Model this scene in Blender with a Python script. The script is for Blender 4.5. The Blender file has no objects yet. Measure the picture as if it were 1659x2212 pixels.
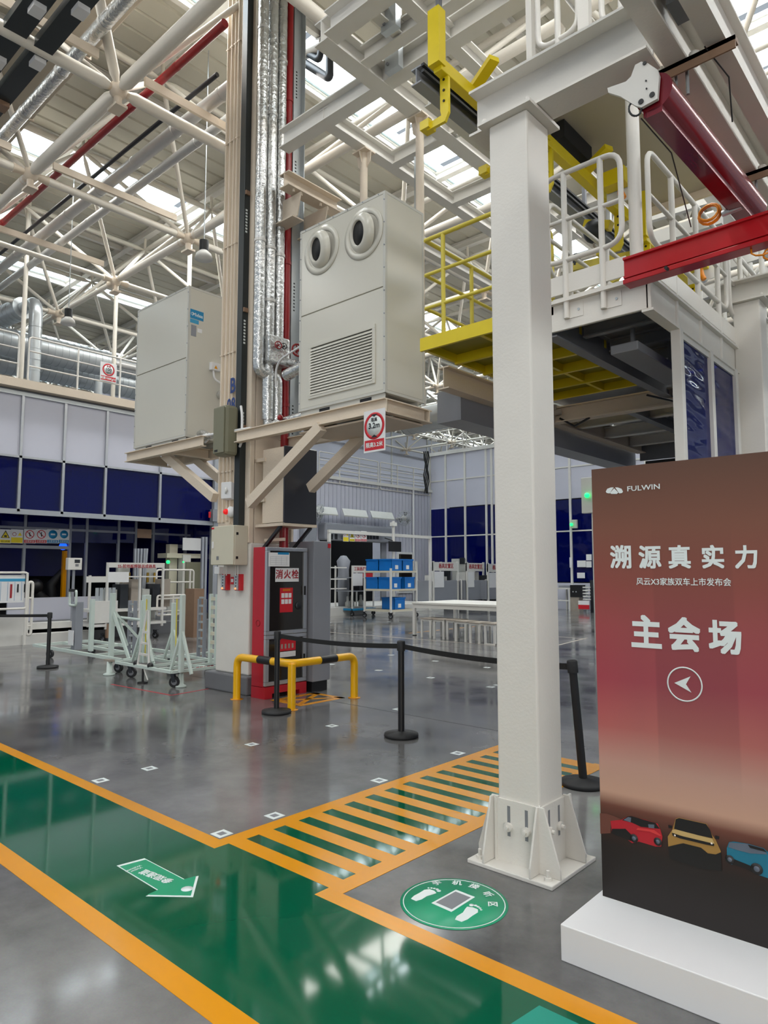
import bpy, math, random
from mathutils import Vector, Matrix
SC = bpy.context.scene
COL = SC.collection
random.seed(7)
# ---------------------------------------------------------------- camera, light, exposure
F = 1490.0
PITCH, YAW, EYE = math.radians(5.02), math.radians(41.95), 1.6
cd = bpy.data.cameras.new('camera'); cam = bpy.data.objects.new('camera', cd); COL.objects.link(cam)
cam.location = (0, 0, EYE); cam.rotation_euler = (math.pi/2 + PITCH, 0, YAW)
cd.sensor_fit = 'VERTICAL'; cd.sensor_height = 36.0; cd.lens = F*36.0/2212; cd.clip_end = 300; cd.clip_start = 0.05
SC.camera = cam
SC.view_settings.view_transform = 'Standard'; SC.view_settings.look = 'None'
SC.view_settings.exposure = 0.13; SC.view_settings.gamma = 1.0; SC.view_settings.use_curve_mapping = False
W = bpy.data.worlds.new('hall_daylight'); SC.world = W; W.use_nodes = True
W.node_tree.nodes['Background'].inputs[0].default_value = (0.80, 0.90, 1.0, 1)
W.node_tree.nodes['Background'].inputs[1].default_value = 0.45
SKY_STRENGTH = 9.0
def area(name, loc, sx, sy, power, rot=(0, 0, 0), col=(1, 1, 1)):
    d = bpy.data.lights.new(name, 'AREA'); d.shape = 'RECTANGLE'; d.size = sx; d.size_y = sy; d.energy = power; d.color = col
    o = bpy.data.objects.new(name, d); COL.objects.link(o); o.location = loc; o.rotation_euler = rot; return o
# daylight falling in under each roof light, and an unseen fill light behind the photographer
for i, x in enumerate((3.6, -2.65, -8.95, -15.3)):
    area('roof_daylight', (x, 8, 10.2), 1.0, 24, 520, col=(1.0, 0.955, 0.90))
area('rear_fill_light', (7.5, -7.5, 3.4), 7, 5, 560, rot=(math.radians(80), 0, math.radians(45)), col=(1.0, 0.95, 0.89))
SC.cycles.max_bounces = 7; SC.cycles.diffuse_bounces = 3; SC.cycles.glossy_bounces = 4; SC.cycles.transparent_max_bounces = 8
SC.cycles.sample_clamp_indirect = 6.0; SC.cycles.caustics_reflective = False; SC.cycles.caustics_refractive = False

# ---------------------------------------------------------------- pixel -> point helpers (in the 1659 x 2212 frame)
_fw = Vector((-math.sin(YAW)*math.cos(PITCH), math.cos(YAW)*math.cos(PITCH), math.sin(PITCH)))
_rt = Vector((math.cos(YAW), math.sin(YAW), 0)); _up = _rt.cross(_fw)
def ray(px, py): return _fw + _rt*((px-829.5)/F) - _up*((py-1106)/F)
def PZ(px, py, z=0.0):
    d = ray(px, py); t = (z-EYE)/d.z; return Vector((d.x*t, d.y*t, z))
def PX(px, py, x):
    d = ray(px, py); t = x/d.x; return Vector((x, d.y*t, EYE+d.z*t))
def PY(px, py, y):
    d = ray(px, py); t = y/d.y; return Vector((d.x*t, y, EYE+d.z*t))

# ---------------------------------------------------------------- materials
def lin(h):
    if isinstance(h, str):
        h = h.lstrip('#'); h = [int(h[i:i+2], 16)/255 for i in (0, 2, 4)]
        return tuple((c/12.92 if c <= .04045 else ((c+.055)/1.055)**2.4) for c in h)
    return tuple(h)
M = {}
def mat(name, col, rough=.5, metal=0.0, var=.08, scale=6.0, bump=0.0, bscale=40.0, coat=0.0, emit=0.0, stretch=None, alpha=1.0, rvar=0.0, spec=.5, world=False):
    c = lin(col); m = bpy.data.materials.new(name); m.use_nodes = True; nt = m.node_tree; N = nt.nodes; L = nt.links
    b = N['Principled BSDF']; b.inputs['Roughness'].default_value = rough; b.inputs['Metallic'].default_value = metal
    b.inputs['Specular IOR Level'].default_value = spec
    if coat: b.inputs['Coat Weight'].default_value = coat; b.inputs['Coat Roughness'].default_value = .05
    b.inputs['Alpha'].default_value = alpha
    tc = N.new('ShaderNodeTexCoord'); vec = tc.outputs['Object']
    if world: vec = N.new('ShaderNodeNewGeometry').outputs['Position']
    if stretch:
        mp = N.new('ShaderNodeMapping'); mp.inputs['Scale'].default_value = stretch; L.new(vec, mp.inputs[0]); vec = mp.outputs[0]
    nz = N.new('ShaderNodeTexNoise'); nz.inputs['Scale'].default_value = scale; nz.inputs['Detail'].default_value = 5; L.new(vec, nz.inputs['Vector'])
    mx = N.new('ShaderNodeMix'); mx.data_type = 'RGBA'
    mx.inputs[6].default_value = (*[k*(1-var) for k in c], 1); mx.inputs[7].default_value = (*[min(1, k*(1+var)) for k in c], 1)
    L.new(nz.outputs['Fac'], mx.inputs[0]); L.new(mx.outputs[2], b.inputs['Base Color'])
    if rvar:
        mr = N.new('ShaderNodeMapRange'); mr.inputs[3].default_value = max(0, rough-rvar); mr.inputs[4].default_value = rough+rvar
        mr.inputs[1].default_value = .3; mr.inputs[2].default_value = .7
        L.new(nz.outputs['Fac'], mr.inputs[0]); L.new(mr.outputs[0], b.inputs['Roughness'])
    if bump:
        n2 = N.new('ShaderNodeTexNoise'); n2.inputs['Scale'].default_value = bscale; n2.inputs['Detail'].default_value = 3; L.new(vec, n2.inputs['Vector'])
        bp = N.new('ShaderNodeBump'); bp.inputs['Strength'].default_value = min(1, bump); bp.inputs['Distance'].default_value = .02
        L.new(n2.outputs['Fac'], bp.inputs['Height']); L.new(bp.outputs[0], b.inputs['Normal'])
    if emit: b.inputs['Emission Color'].default_value = (*c, 1); b.inputs['Emission Strength'].default_value = emit
    M[name] = m; return m
mat('white', '#dedad2', .38, var=.04, bump=.06, bscale=60)
mat('white2', '#d8d6d0', .5, var=.05)
mat('truss', '#e4ddd0', .45, var=.05)
mat('cream', '#dccdb9', .55, var=.05, bump=.15, bscale=50, scale=3)
mat('ahu', '#cfccc0', .22, var=.03, scale=1.5, bump=.05, bscale=3)
mat('ahu_trim', '#c3c2ba', .35, var=.03)
mat('wallwhite', '#c6c7d3', .3, var=.04, scale=1.2)
mat('roof', '#cbc7b8', .5, var=.05, world=True, scale=1.3)
mat('beam', '#e2dfd8', .5, var=.04)
mat('galv', '#bcc1c3', .34, metal=.6, var=.05, scale=3, rvar=.04)
mat('alu', '#b9bcc0', .32, metal=.7, var=.06)
mat('foil', '#d0d1d0', .24, metal=.8, var=.08, bump=.8, bscale=18, rvar=.06)
mat('foil_smooth', '#cccac6', .36, metal=.4, var=.05, bump=.12, bscale=8)
mat('red', '#b3182a', .35, var=.06)
mat('redpipe', '#8c0f16', .35, var=.12)
mat('girder', '#b00d18', .3, var=.05, coat=.3)
mat('cylinder', '#7d1724', .22, metal=.35, var=.12, coat=.4, stretch=(8, 1, 8), scale=4)
mat('rust', '#8a6e58', .55, var=.2)
mat('yellow', '#f0b400', .3, var=.05, coat=.2)
mat('conv_yellow', '#e3cb1c', .4, var=.08)
mat('rail_yellow', '#d8c64a', .4, var=.08)
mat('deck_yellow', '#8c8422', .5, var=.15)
mat('black', '#131314', .45, var=.15)
mat('rubber', '#1b1b1c', .6, var=.1)
mat('belt', '#161616', .75, var=.1, bump=.3, bscale=120)
mat('darkgreen', '#23292a', .4, var=.1)
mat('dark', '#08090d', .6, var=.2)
mat('steel_dark', '#33363b', .45, metal=.4, var=.1)
mat('ductdark', '#3b3c42', .3, metal=.2, var=.06)
mat('grey', '#7e8084', .5, var=.08)
mat('greyside', '#8f9299', .45, metal=.1, var=.04)
mat('plinth', '#6e6f72', .6, var=.08)
mat('speaker', '#7c7a65', .45, var=.05)
mat('boxcream', '#cfc9b4', .4, var=.03)
mat('pale_green', '#c9d5cd', .4, var=.06)
mat('blue_bin', '#0d6fc2', .4, var=.08)
mat('lblue', '#3d9cc6', .5, var=.04)
mat('curb', '#b9cdd2', .4, var=.03)
mat('paper', '#e3e3e3', .6, var=.03)
mat('signred', '#c81f2b', .5, var=.04)
mat('signyellow', '#e6cf20', .5, var=.03)
mat('signblue', '#1684b6', .5, var=.03)
mat('ink', '#1b1d24', .6, var=.05)
mat('inkblue', '#27417c', .6, var=.2)
mat('inkred', '#a0222c', .6, var=.05)
mat('decal_green', '#10976c', .35, var=.04)
mat('teal_sheet', '#0b8f7c', .15, var=.05)
mat('decal_white', '#dfe6e4', .4, var=.04)
mat('floor_yellow', '#dd9305', .18, var=.07, scale=2.5, rvar=.05, world=True)
mat('floor_orange', '#dc941c', .3, var=.08, scale=6, world=True)
mat('floor_green', '#00563b', .06, var=.10, scale=1.2, rvar=.02, world=True)
mat('wood', '#a0968a', .5, var=.15, stretch=(1, 6, 1))
mat('orange', '#e88a12', .4, var=.06)
mat('brass', '#b59343', .3, metal=.9)
mat('lampred', '#d01c1c', .25, emit=.6)
mat('lampgreen', '#12e060', .3, emit=3)
mat('lampblue', '#1450ff', .3, emit=2)
mat('lampwarm', '#ff9a60', .3, emit=1.2)
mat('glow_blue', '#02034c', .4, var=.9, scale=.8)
mat('machine', '#b9bab4', .45, var=.08)
mat('shade_plate', '#b3aa98', .5, var=.03)
mat('plinthwhite', '#e4e4e4', .45, var=.015)
def skymat():
    m = bpy.data.materials.new('skylight'); m.use_nodes = True; b = m.node_tree.nodes['Principled BSDF']
    b.inputs['Base Color'].default_value = (.8, .9, 1, 1); b.inputs['Emission Color'].default_value = (.87, .95, 1, 1); b.inputs['Emission Strength'].default_value = SKY_STRENGTH
    M['skylight'] = m
skymat()
def floormat():
    m = bpy.data.materials.new('polished_concrete'); m.use_nodes = True; nt = m.node_tree; N = nt.nodes; L = nt.links; b = N['Principled BSDF']
    g = N.new('ShaderNodeNewGeometry')
    n1 = N.new('ShaderNodeTexNoise'); n1.inputs['Scale'].default_value = .55; n1.inputs['Detail'].default_value = 8; n1.inputs['Roughness'].default_value = .62; L.new(g.outputs['Position'], n1.inputs['Vector'])
    n2 = N.new('ShaderNodeTexNoise'); n2.inputs['Scale'].default_value = 120; n2.inputs['Detail'].default_value = 2; L.new(g.outputs['Position'], n2.inputs['Vector'])
    cr = N.new('ShaderNodeValToRGB'); cr.color_ramp.elements[0].position = .36; cr.color_ramp.elements[0].color = (.058, .058, .06, 1)
    cr.color_ramp.elements[1].position = .68; cr.color_ramp.elements[1].color = (.25, .243, .234, 1); L.new(n1.outputs['Fac'], cr.inputs[0])
    mx = N.new('ShaderNodeMix'); mx.data_type = 'RGBA'; mx.blend_type = 'OVERLAY'; mx.inputs[0].default_value = .12
    L.new(cr.outputs[0], mx.inputs[6]); L.new(n2.outputs['Color'], mx.inputs[7]); L.new(mx.outputs[2], b.inputs['Base Color'])
    mr = N.new('ShaderNodeMapRange'); mr.inputs[1].default_value = .35; mr.inputs[2].default_value = .65; mr.inputs[3].default_value = .09; mr.inputs[4].default_value = .19
    n3 = N.new('ShaderNodeTexNoise'); n3.inputs['Scale'].default_value = 1.7; n3.inputs['Detail'].default_value = 4; L.new(g.outputs['Position'], n3.inputs['Vector'])
    L.new(n3.outputs['Fac'], mr.inputs[0]); L.new(mr.outputs[0], b.inputs['Roughness'])
    b.inputs['Specular IOR Level'].default_value = .75
    bp = N.new('ShaderNodeBump'); bp.inputs['Strength'].default_value = .05; bp.inputs['Distance'].default_value = .01
    n4 = N.new('ShaderNodeTexNoise'); n4.inputs['Scale'].default_value = 3.0; L.new(g.outputs['Position'], n4.inputs['Vector'])
    L.new(n4.outputs['Fac'], bp.inputs['Height']); L.new(bp.outputs[0], b.inputs['Normal'])
    M['concrete'] = m
floormat()
def glassmat(name, tint, base, alpha, wav, stretch=(1, 1, 1)):
    m = bpy.data.materials.new(name); m.use_nodes = True; nt = m.node_tree; N = nt.nodes; L = nt.links; b = N['Principled BSDF']
    b.inputs['Base Color'].default_value = (*base, 1); b.inputs['Roughness'].default_value = .06
    out = N['Material Output']; tr = N.new('ShaderNodeBsdfTransparent'); tr.inputs[0].default_value = (*tint, 1)
    mx = N.new('ShaderNodeMixShader'); mx.inputs[0].default_value = alpha; L.new(tr.outputs[0], mx.inputs[1]); L.new(b.outputs[0], mx.inputs[2]); L.new(mx.outputs[0], out.inputs[0])
    tc = N.new('ShaderNodeTexCoord'); mp = N.new('ShaderNodeMapping'); mp.inputs['Scale'].default_value = stretch; L.new(tc.outputs['Object'], mp.inputs[0])
    nz = N.new('ShaderNodeTexNoise'); nz.inputs['Scale'].default_value = 1.1; nz.inputs['Detail'].default_value = 2; L.new(mp.outputs[0], nz.inputs['Vector'])
    bp = N.new('ShaderNodeBump'); bp.inputs['Strength'].default_value = wav; bp.inputs['Distance'].default_value = .1
    L.new(nz.outputs['Fac'], bp.inputs['Height']); L.new(bp.outputs[0], b.inputs['Normal']); M[name] = m
glassmat('blueglass', (.02, .05, .6), (.0, .003, .10), .7, .12, (1, .6, 1.2))
glassmat('bluefilm', (.03, .09, .7), (.0, .008, .12), .6, .8, (1, .7, 3))
glassmat('darkglass', (.25, .2, .17), (.03, .025, .02), .7, .02)

# ---------------------------------------------------------------- mesh helpers
class B:
    def __init__(s): s.v = []; s.f = []; s.sm = []
    def add(s, vs, fs, smooth=False):
        o = len(s.v); s.v += [Vector(v) for v in vs]; s.f += [[i+o for i in f] for f in fs]; s.sm += [smooth]*len(fs); return s
    def box(s, x0, x1, y0, y1, z0, z1):
        x0, x1 = min(x0, x1), max(x0, x1); y0, y1 = min(y0, y1), max(y0, y1); z0, z1 = min(z0, z1), max(z0, z1)
        return s.add([(x, y, z) for x in (x0, x1) for y in (y0, y1) for z in (z0, z1)],
                     [(0, 1, 3, 2), (4, 6, 7, 5), (0, 4, 5, 1), (2, 3, 7, 6), (0, 2, 6, 4), (1, 5, 7, 3)])
    def bar(s, p, q, w, h, up=(0, 0, 1)):   # rectangular bar, w across, h along up
        p = Vector(p); q = Vector(q); d = (q-p).normalized(); u = Vector(up)
        if abs(d.dot(u)) > .99: u = Vector((0, 1, 0))
        r = d.cross(u).normalized(); u = r.cross(d).normalized(); r = r*w/2; u = u*h/2
        vs = [p-r-u, p+r-u, p+r+u, p-r+u, q-r-u, q+r-u, q+r+u, q-r+u]
        return s.add(vs, [(0, 3, 2, 1), (4, 5, 6, 7), (0, 1, 5, 4), (1, 2, 6, 5), (2, 3, 7, 6), (3, 0, 4, 7)])
    def ibeam(s, p, q, w, h, t=.014, tw=.01):
        p = Vector(p); q = Vector(q); d = (q-p).normalized(); u = Vector((0, 0, 1))
        if abs(d.z) > .9: u = Vector((0, 1, 0))
        r = d.cross(u).normalized(); u = r.cross(d).normalized()
        o = u*(h/2-t/2)
        s.bar(p+o, q+o, w, t, u); s.bar(p-o, q-o, w, t, u); s.bar(p, q, tw, h-2*t, u); return s
    def tube(s, pts, r, n=8, caps=True, closed=False):
        pts = [Vector(p) for p in pts]; m = len(pts); rings = []; nrm = None
        for i, p in enumerate(pts):
            if closed: d = (pts[(i+1) % m]-pts[i-1]).normalized()
            elif i == 0: d = (pts[1]-p).normalized()
            elif i == m-1: d = (p-pts[i-1]).normalized()
            else: d = ((p-pts[i-1]).normalized()+(pts[i+1]-p).normalized()).normalized()
            if nrm is None:
                a = Vector((0, 0, 1)) if abs(d.z) < .9 else Vector((1, 0, 0)); nrm = d.cross(a).normalized()
            else:
                nrm = (nrm-d*nrm.dot(d)).normalized()
            b = d.cross(nrm); rr = r[i] if isinstance(r, (list, tuple)) else r
            rings.append([p+(nrm*math.cos(2*math.pi*k/n)+b*math.sin(2*math.pi*k/n))*rr for k in range(n)])
        vs = [v for g in rings for v in g]; fs = []
        for i in range(m if closed else m-1):
            a, c = i*n, ((i+1) % m)*n
            for k in range(n): fs.append((a+k, a+(k+1) % n, c+(k+1) % n, c+k))
        s.add(vs, fs, True)
        if caps and not closed:
            s.add(rings[0], [tuple(range(n))[::-1]]); s.add(rings[-1], [tuple(range(n))])
        return s
    def cyl(s, p, q, r, n=16, caps=True): return s.tube([p, q], r, n, caps)
    def lathe(s, c, prof, ax=(0, 0, 1), n=20):   # prof: (radius, offset along ax)
        c = Vector(c); ax = Vector(ax).normalized(); a = Vector((0, 0, 1)) if abs(ax.z) < .9 else Vector((1, 0, 0))
        e = ax.cross(a).normalized(); f = ax.cross(e)
        vs = [c+ax*z+(e*math.cos(2*math.pi*k/n)+f*math.sin(2*math.pi*k/n))*r for r, z in prof for k in range(n)]
        fs = [(i*n+k, i*n+(k+1) % n, (i+1)*n+(k+1) % n, (i+1)*n+k) for i in range(len(prof)-1) for k in range(n)]
        return s.add(vs, fs, True)
    def prism(s, poly, ext):
        poly = [Vector(p) for p in poly]; e = Vector(ext); n = len(poly)
        return s.add(poly+[p+e for p in poly], [tuple(range(n))[::-1], tuple(range(n, 2*n))]+[(i, (i+1) % n, n+(i+1) % n, n+i) for i in range(n)])
    def ring(s, c, r0, r1, ax, th, n=28):   # flat annulus with thickness
        return s.lathe(c, [(r0, 0), (r1, 0), (r1, th), (r0, th), (r0, 0)], ax, n)
    def disc(s, c, r, ax, th, n=28): return s.lathe(c, [(0, 0), (r, 0), (r, th), (0, th)], ax, n)
    def ball(s, c, r, n=8, ax=(0, 0, 1), sq=1.0):
        return s.lathe(c, [(max(1e-4, r*math.sin(math.pi*i/n)), -r*sq*math.cos(math.pi*i/n)) for i in range(n+1)], ax, n*2)
    def sub(s): return s
    def build(s, name, m, parent=None, label=None, kind=None, bevel=0, auto=False, cat=None, group=None):
        me = bpy.data.meshes.new(name); org = Vector((0, 0, 0)); p = parent
        while p is not None: org = org+p.location; p = p.parent
        base = org.copy()
        if parent is None and s.v:
            org = Vector((sum(v.x for v in s.v)/len(s.v), sum(v.y for v in s.v)/len(s.v), min(v.z for v in s.v)))
        me.from_pydata([v-org for v in s.v], [], s.f); me.update()
        for i, pl in enumerate(me.polygons): pl.use_smooth = s.sm[i]
        me.materials.append(M[m] if isinstance(m, str) else m)
        o = bpy.data.objects.new(name, me); COL.objects.link(o)
        if parent: o.parent = parent
        else: o.location = org
        if bevel:
            bv = o.modifiers.new('bevel', 'BEVEL'); bv.width = bevel; bv.segments = 2; bv.limit_method = 'ANGLE'; bv.angle_limit = .9
        if label: o['label'] = label
        if kind: o['kind'] = kind
        if cat: o['category'] = cat
        if group: o['group'] = group
        return o
def fil(pts, r, n=5, closed=False):
    pts = [Vector(p) for p in pts]; out = []; m = len(pts)
    for i, p in enumerate(pts):
        if not closed and i in (0, m-1): out.append(p); continue
        a = pts[i-1]; c = pts[(i+1) % m]; ra = min(r, (a-p).length*.49); rc = min(r, (c-p).length*.49)
        A = p+(a-p).normalized()*ra; C = p+(c-p).normalized()*rc
        for k in range(n+1):
            t = k/n; out.append(A*(1-t)**2+p*2*t*(1-t)+C*t*t)
    return out
def thing(name, label, cat, loc=(0, 0, 0), group=None, kind=None):
    o = bpy.data.objects.new(name, None); COL.objects.link(o); o.location = loc; o.empty_display_size = .1
    if label: o['label'] = label
    if cat: o['category'] = cat
    if group: o['group'] = group
    if kind: o['kind'] = kind
    return o
def dup(root, loc, label=None, rz=None, group=None):
    r = root.copy(); COL.objects.link(r); r.location = loc
    if rz is not None: r.rotation_euler = (0, 0, rz)
    if label: r['label'] = label
    if group: r['group'] = group
    for ch in list(root.children):
        c = ch.copy(); COL.objects.link(c); c.parent = r
        for g in list(ch.children):
            d = g.copy(); COL.objects.link(d); d.parent = c
    return r
def inst(mesh_obj, parent, name, mtx):
    o = bpy.data.objects.new(name, mesh_obj.data if hasattr(mesh_obj, 'data') else mesh_obj); COL.objects.link(o); o.parent = parent; o.matrix_local = mtx; return o
DEP = None
def text(body, size, m, org, right, up, parent, name='lettering', bold=0.0, align='CENTER', sx=1.0, th=.0015, wide=1.0, label=None, kern=1.0, maxb=.022):
    bold = min(bold, maxb*size)
    cu = bpy.data.curves.new('t', 'FONT'); cu.body = body; cu.size = size; cu.align_x = align; cu.align_y = 'CENTER'
    cu.extrude = 0; cu.space_character = kern; cu.resolution_u = 2
    o = bpy.data.objects.new('t', cu); COL.objects.link(o); bpy.context.view_layer.update()
    me = bpy.data.meshes.new_from_object(o.evaluated_get(bpy.context.evaluated_depsgraph_get()))
    bpy.data.objects.remove(o); bpy.data.curves.remove(cu)
    R = Vector(right).normalized(); U = Vector(up).normalized(); Nn = R.cross(U)
    g = Vector((0, 0, 0)); p = parent
    while p is not None: g = g+p.location; p = p.parent
    O = Vector(org)-g
    vs = [v.co.copy() for v in me.vertices]; fs = [tuple(p.vertices) for p in me.polygons]; bpy.data.meshes.remove(me); V = []; Fs = []
    k = [(0, 0)] if bold <= 0 else [(a*bold, c*bold) for a in (-1, 0, 1) for c in (-1, 0, 1)]
    for i, (dx, dy) in enumerate(k):
        n0 = len(V); V += [O+R*((v.x+dx)*sx)+U*(v.y+dy)+Nn*(th*(1+.03*i)) for v in vs]; Fs += [tuple(j+n0 for j in f) for f in fs]
    me = bpy.data.meshes.new(name); me.from_pydata(V, [], Fs); me.update(); me.materials.append(M[m])
    q = bpy.data.objects.new(name, me); COL.objects.link(q); q.parent = parent
    if label: q['label'] = label
    return q
UX, UY, UZ = Vector((1, 0, 0)), Vector((0, 1, 0)), Vector((0, 0, 1))
# ================================================================ SETTING
floor = B().box(-75, 12, -14, 62, -.2, 0).build('floor', 'concrete', kind='structure')
def mark(name, poly, m, z=.002, label=None):
    return B().prism([(x, y, 0.0) for x, y in poly], (0, 0, z)).build(name, m, floor, label=label)
LW = .10
YU, YL = 2.54, 1.63
# green walkway with its cross walk, painted lines and hatching
mark('green_walkway', [(-40, YL), (6, YL), (6, YU), (-40, YU)], 'floor_green', .0015)
mark('green_crossing', [(-3.5, YU), (-2.66, YU), (-2.66, 5.5), (-3.5, 5.5)], 'floor_green', .0015)
mark('green_side_walkway', [(-9, 5.62), (-4.2, 5.62), (-4.2, 5.62), (-9, 5.62)][:3]+[(-9, 5.621)], 'floor_green', .001) if False else None
mark('yellow_line', [(-40, YU-LW), (-3.52, YU-LW), (-3.52, YU), (-40, YU)], 'floor_yellow')
mark('yellow_line', [(-40, YL-LW), (6, YL-LW), (6, YL+.01), (-40, YL+.01)], 'floor_yellow')
mark('yellow_line', [(-2.66, YU-LW), (6, YU-LW), (6, YU), (-2.66, YU)], 'floor_yellow')
mark('yellow_line', [(-3.61, YU-.0), (-3.5, YU-.0), (-3.5, 5.62), (-3.61, 5.62)], 'floor_yellow', .0024)
mark('yellow_line', [(-2.67, YU-.0), (-2.56, YU-.0), (-2.56, 5.62), (-2.67, 5.62)], 'floor_yellow', .0024)
y = YU+.11; sh = None
for k in range(15):
    if sh is None: sh = mark('hatch_stripe', [(-3.5, YU), (-2.67, YU), (-2.67, YU+.112), (-3.5, YU+.112)], 'floor_yellow', .0022)
    else: inst(sh, floor, 'hatch_stripe', Matrix.Translation((0, k*.207, 0)))
mark('green_side_walkway', [(-2.5, 5.55), (6, 5.55), (6, 7.0), (-2.5, 7.0)], 'floor_green', .0012)
mark('yellow_line', [(-3.6, 5.5), (6, 5.5), (6, 5.6), (-3.6, 5.6)], 'floor_yellow', .0026)
mark('yellow_line', [(-2.6, 7.0), (6, 7.0), (6, 7.1), (-2.6, 7.1)], 'floor_yellow', .0026)
# saw cuts and thin painted bay lines
mark('floor_joint', [(-12, 6.10), (-3.2, 6.10), (-3.2, 6.108), (-12, 6.108)], 'dark', .0008)
mark('floor_joint', [(-16, 12.2), (-3.2, 12.2), (-3.2, 12.21), (-16, 12.21)], 'dark', .0008)
mark('bay_line', [(-11.9, 14.2), (-11.84, 14.2), (-11.84, 18), (-11.9, 18)], 'floor_orange', .001)
for a, b, c, d in (((625, 1359), (720, 1350), 0, 0), ((625, 1359), (1080, 1395), 0, 0), ((1200, 1375), (1265, 1380), 0, 0), ((1200, 1395), (1268, 1378), 0, 0), ((240, 1478), (370, 1502), 1, 0), ((370, 1502), (450, 1488), 1, 0)):
    P, Q = PZ(*a), PZ(*b); n = (Q-P).cross(UZ).normalized()*(.02 if c else .03)
    mark('bay_line', [(v.x, v.y) for v in (P-n, Q-n, Q+n, P+n)], 'inkred' if c else 'wood', .001)
# hazard square in front of the hydrant cabinet
hz = mark('hazard_square', [(-6.98, 5.62), (-6.4, 5.62), (-6.4, 5.70), (-6.98, 5.72)], 'floor_orange', .002)
for pl in ([(-6.98, 6.3), (-6.4, 6.3), (-6.4, 6.38), (-6.98, 6.38)], [(-6.98, 5.62), (-6.9, 5.62), (-6.9, 6.38), (-6.98, 6.38)], [(-6.48, 5.62), (-6.4, 5.62), (-6.4, 6.38), (-6.48, 6.38)],
           [(-6.95, 5.62), (-6.87, 5.62), (-6.42, 6.38), (-6.5, 6.38)], [(-6.5, 5.62), (-6.42, 5.62), (-6.87, 6.38), (-6.95, 6.38)]):
    mark('hazard_stripe', pl, 'floor_orange', .0018)
# small white floor tags (codes left out)
for i, (px, py) in enumerate(((479, 1801), (593, 1762), (217, 1686), (323, 1660), (544, 1608), (717, 1568), (819, 1686), (989, 1627), (860, 1532), (818, 1448), (930, 1464), (716, 1435), (845, 1415), (940, 1428), (1052, 1442), (1075, 1480), (1060, 1484), (1235, 1440), (712, 1345), (840, 1343), (700, 1305))):
    p = PZ(px, py); t = B().box(p.x-.05, p.x+.05, p.y-.05, p.y+.05, 0, .0015).build('floor_tag', 'decal_white', floor)
    B().box(p.x-.024, p.x+.024, p.y-.024, p.y+.024, .0015, .002).build('tag_print', 'grey', t)

# ---------------- roof
ZR = 11.0; MX = 3.17; X0, Y0 = -9.22, 4.46; ZB, ZT = 8.6, 10.45
ceil = thing('ceiling', None, None, (0, 0, 0), kind='structure')
PIT = 6.34; SKX = -8.9; SW = .95
sheet = None
nb = 0
YA, YB = -4, 60
strips = [SKX+PIT*k for k in range(-9, 3)]
for c in strips:
    a = c+SW/2+.02; b = c+PIT-SW/2-.02; n = 12; w = (b-a)/n
    for i in range(n):
        xa = a+i*w
        if sheet is None:
            bb = B(); pr = [(0, 0), (.05, 0), (.065, .045), (w-.065, .045), (w-.05, 0), (w, 0)]
            pr = [(0, .05), (.035, .0), (w-.035, 0), (w, .05), (w, .09), (0, .09)]
            bb.prism([(x, YA, z) for x, z in pr], (0, YB-YA, 0)); sheet = bb.build('roof_sheet', 'roof', ceil); sheet.location = (xa, 0, ZR)
        else: inst(sheet, ceil, 'roof_sheet', Matrix.Translation((xa, 0, ZR)))
# panes between roof beams
pane = None
for c in strips:
    for j in range(-2, 18):
        ya = Y0-MX/2+MX*j+.1; 
        for h in (0, 1):
            y0_ = ya+h*1.56
            if pane is None:
                pane = B().box(-SW/2, SW/2, 0, 1.42, 0, .03).build('skylight_pane', 'skylight', ceil); pane.location = (c, y0_, ZR+.12)
            else: inst(pane, ceil, 'skylight_pane', Matrix.Translation((c, y0_, ZR+.12)))
curb = None
for c in strips:
    for s in (-1, 1):
        x = c+s*(SW/2+.02)
        if curb is None: curb = B().box(-.02, .02, YA, YB, -.02, .2).build('skylight_curb', 'curb', ceil); curb.location = (x, 0, ZR)
        else: inst(curb, ceil, 'skylight_curb', Matrix.Translation((x, 0, ZR)))
bx = None
for j in range(-2, 18):
    yy_ = Y0-MX/2+MX*j
    if bx is None: bx = B().ibeam((-66, 0, 0), (10, 0, 0), .16, .2).build('roof_beam', 'beam', ceil); bx.location = (0, yy_, ZR-.12)
    else: inst(bx, ceil, 'roof_beam', Matrix.Translation((0, yy_, ZR-.12)))
by = None
for c in strips:
    for dx in (-SW/2-.1, SW/2+.1, PIT/2):
        if by is None: by = B().ibeam((0, YA, 0), (0, YB, 0), .1, .16).build('roof_purlin', 'beam', ceil); by.location = (c+dx, 0, ZR-.09)
        else: inst(by, ceil, 'roof_purlin', Matrix.Translation((c+dx, 0, ZR-.09)))
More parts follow.
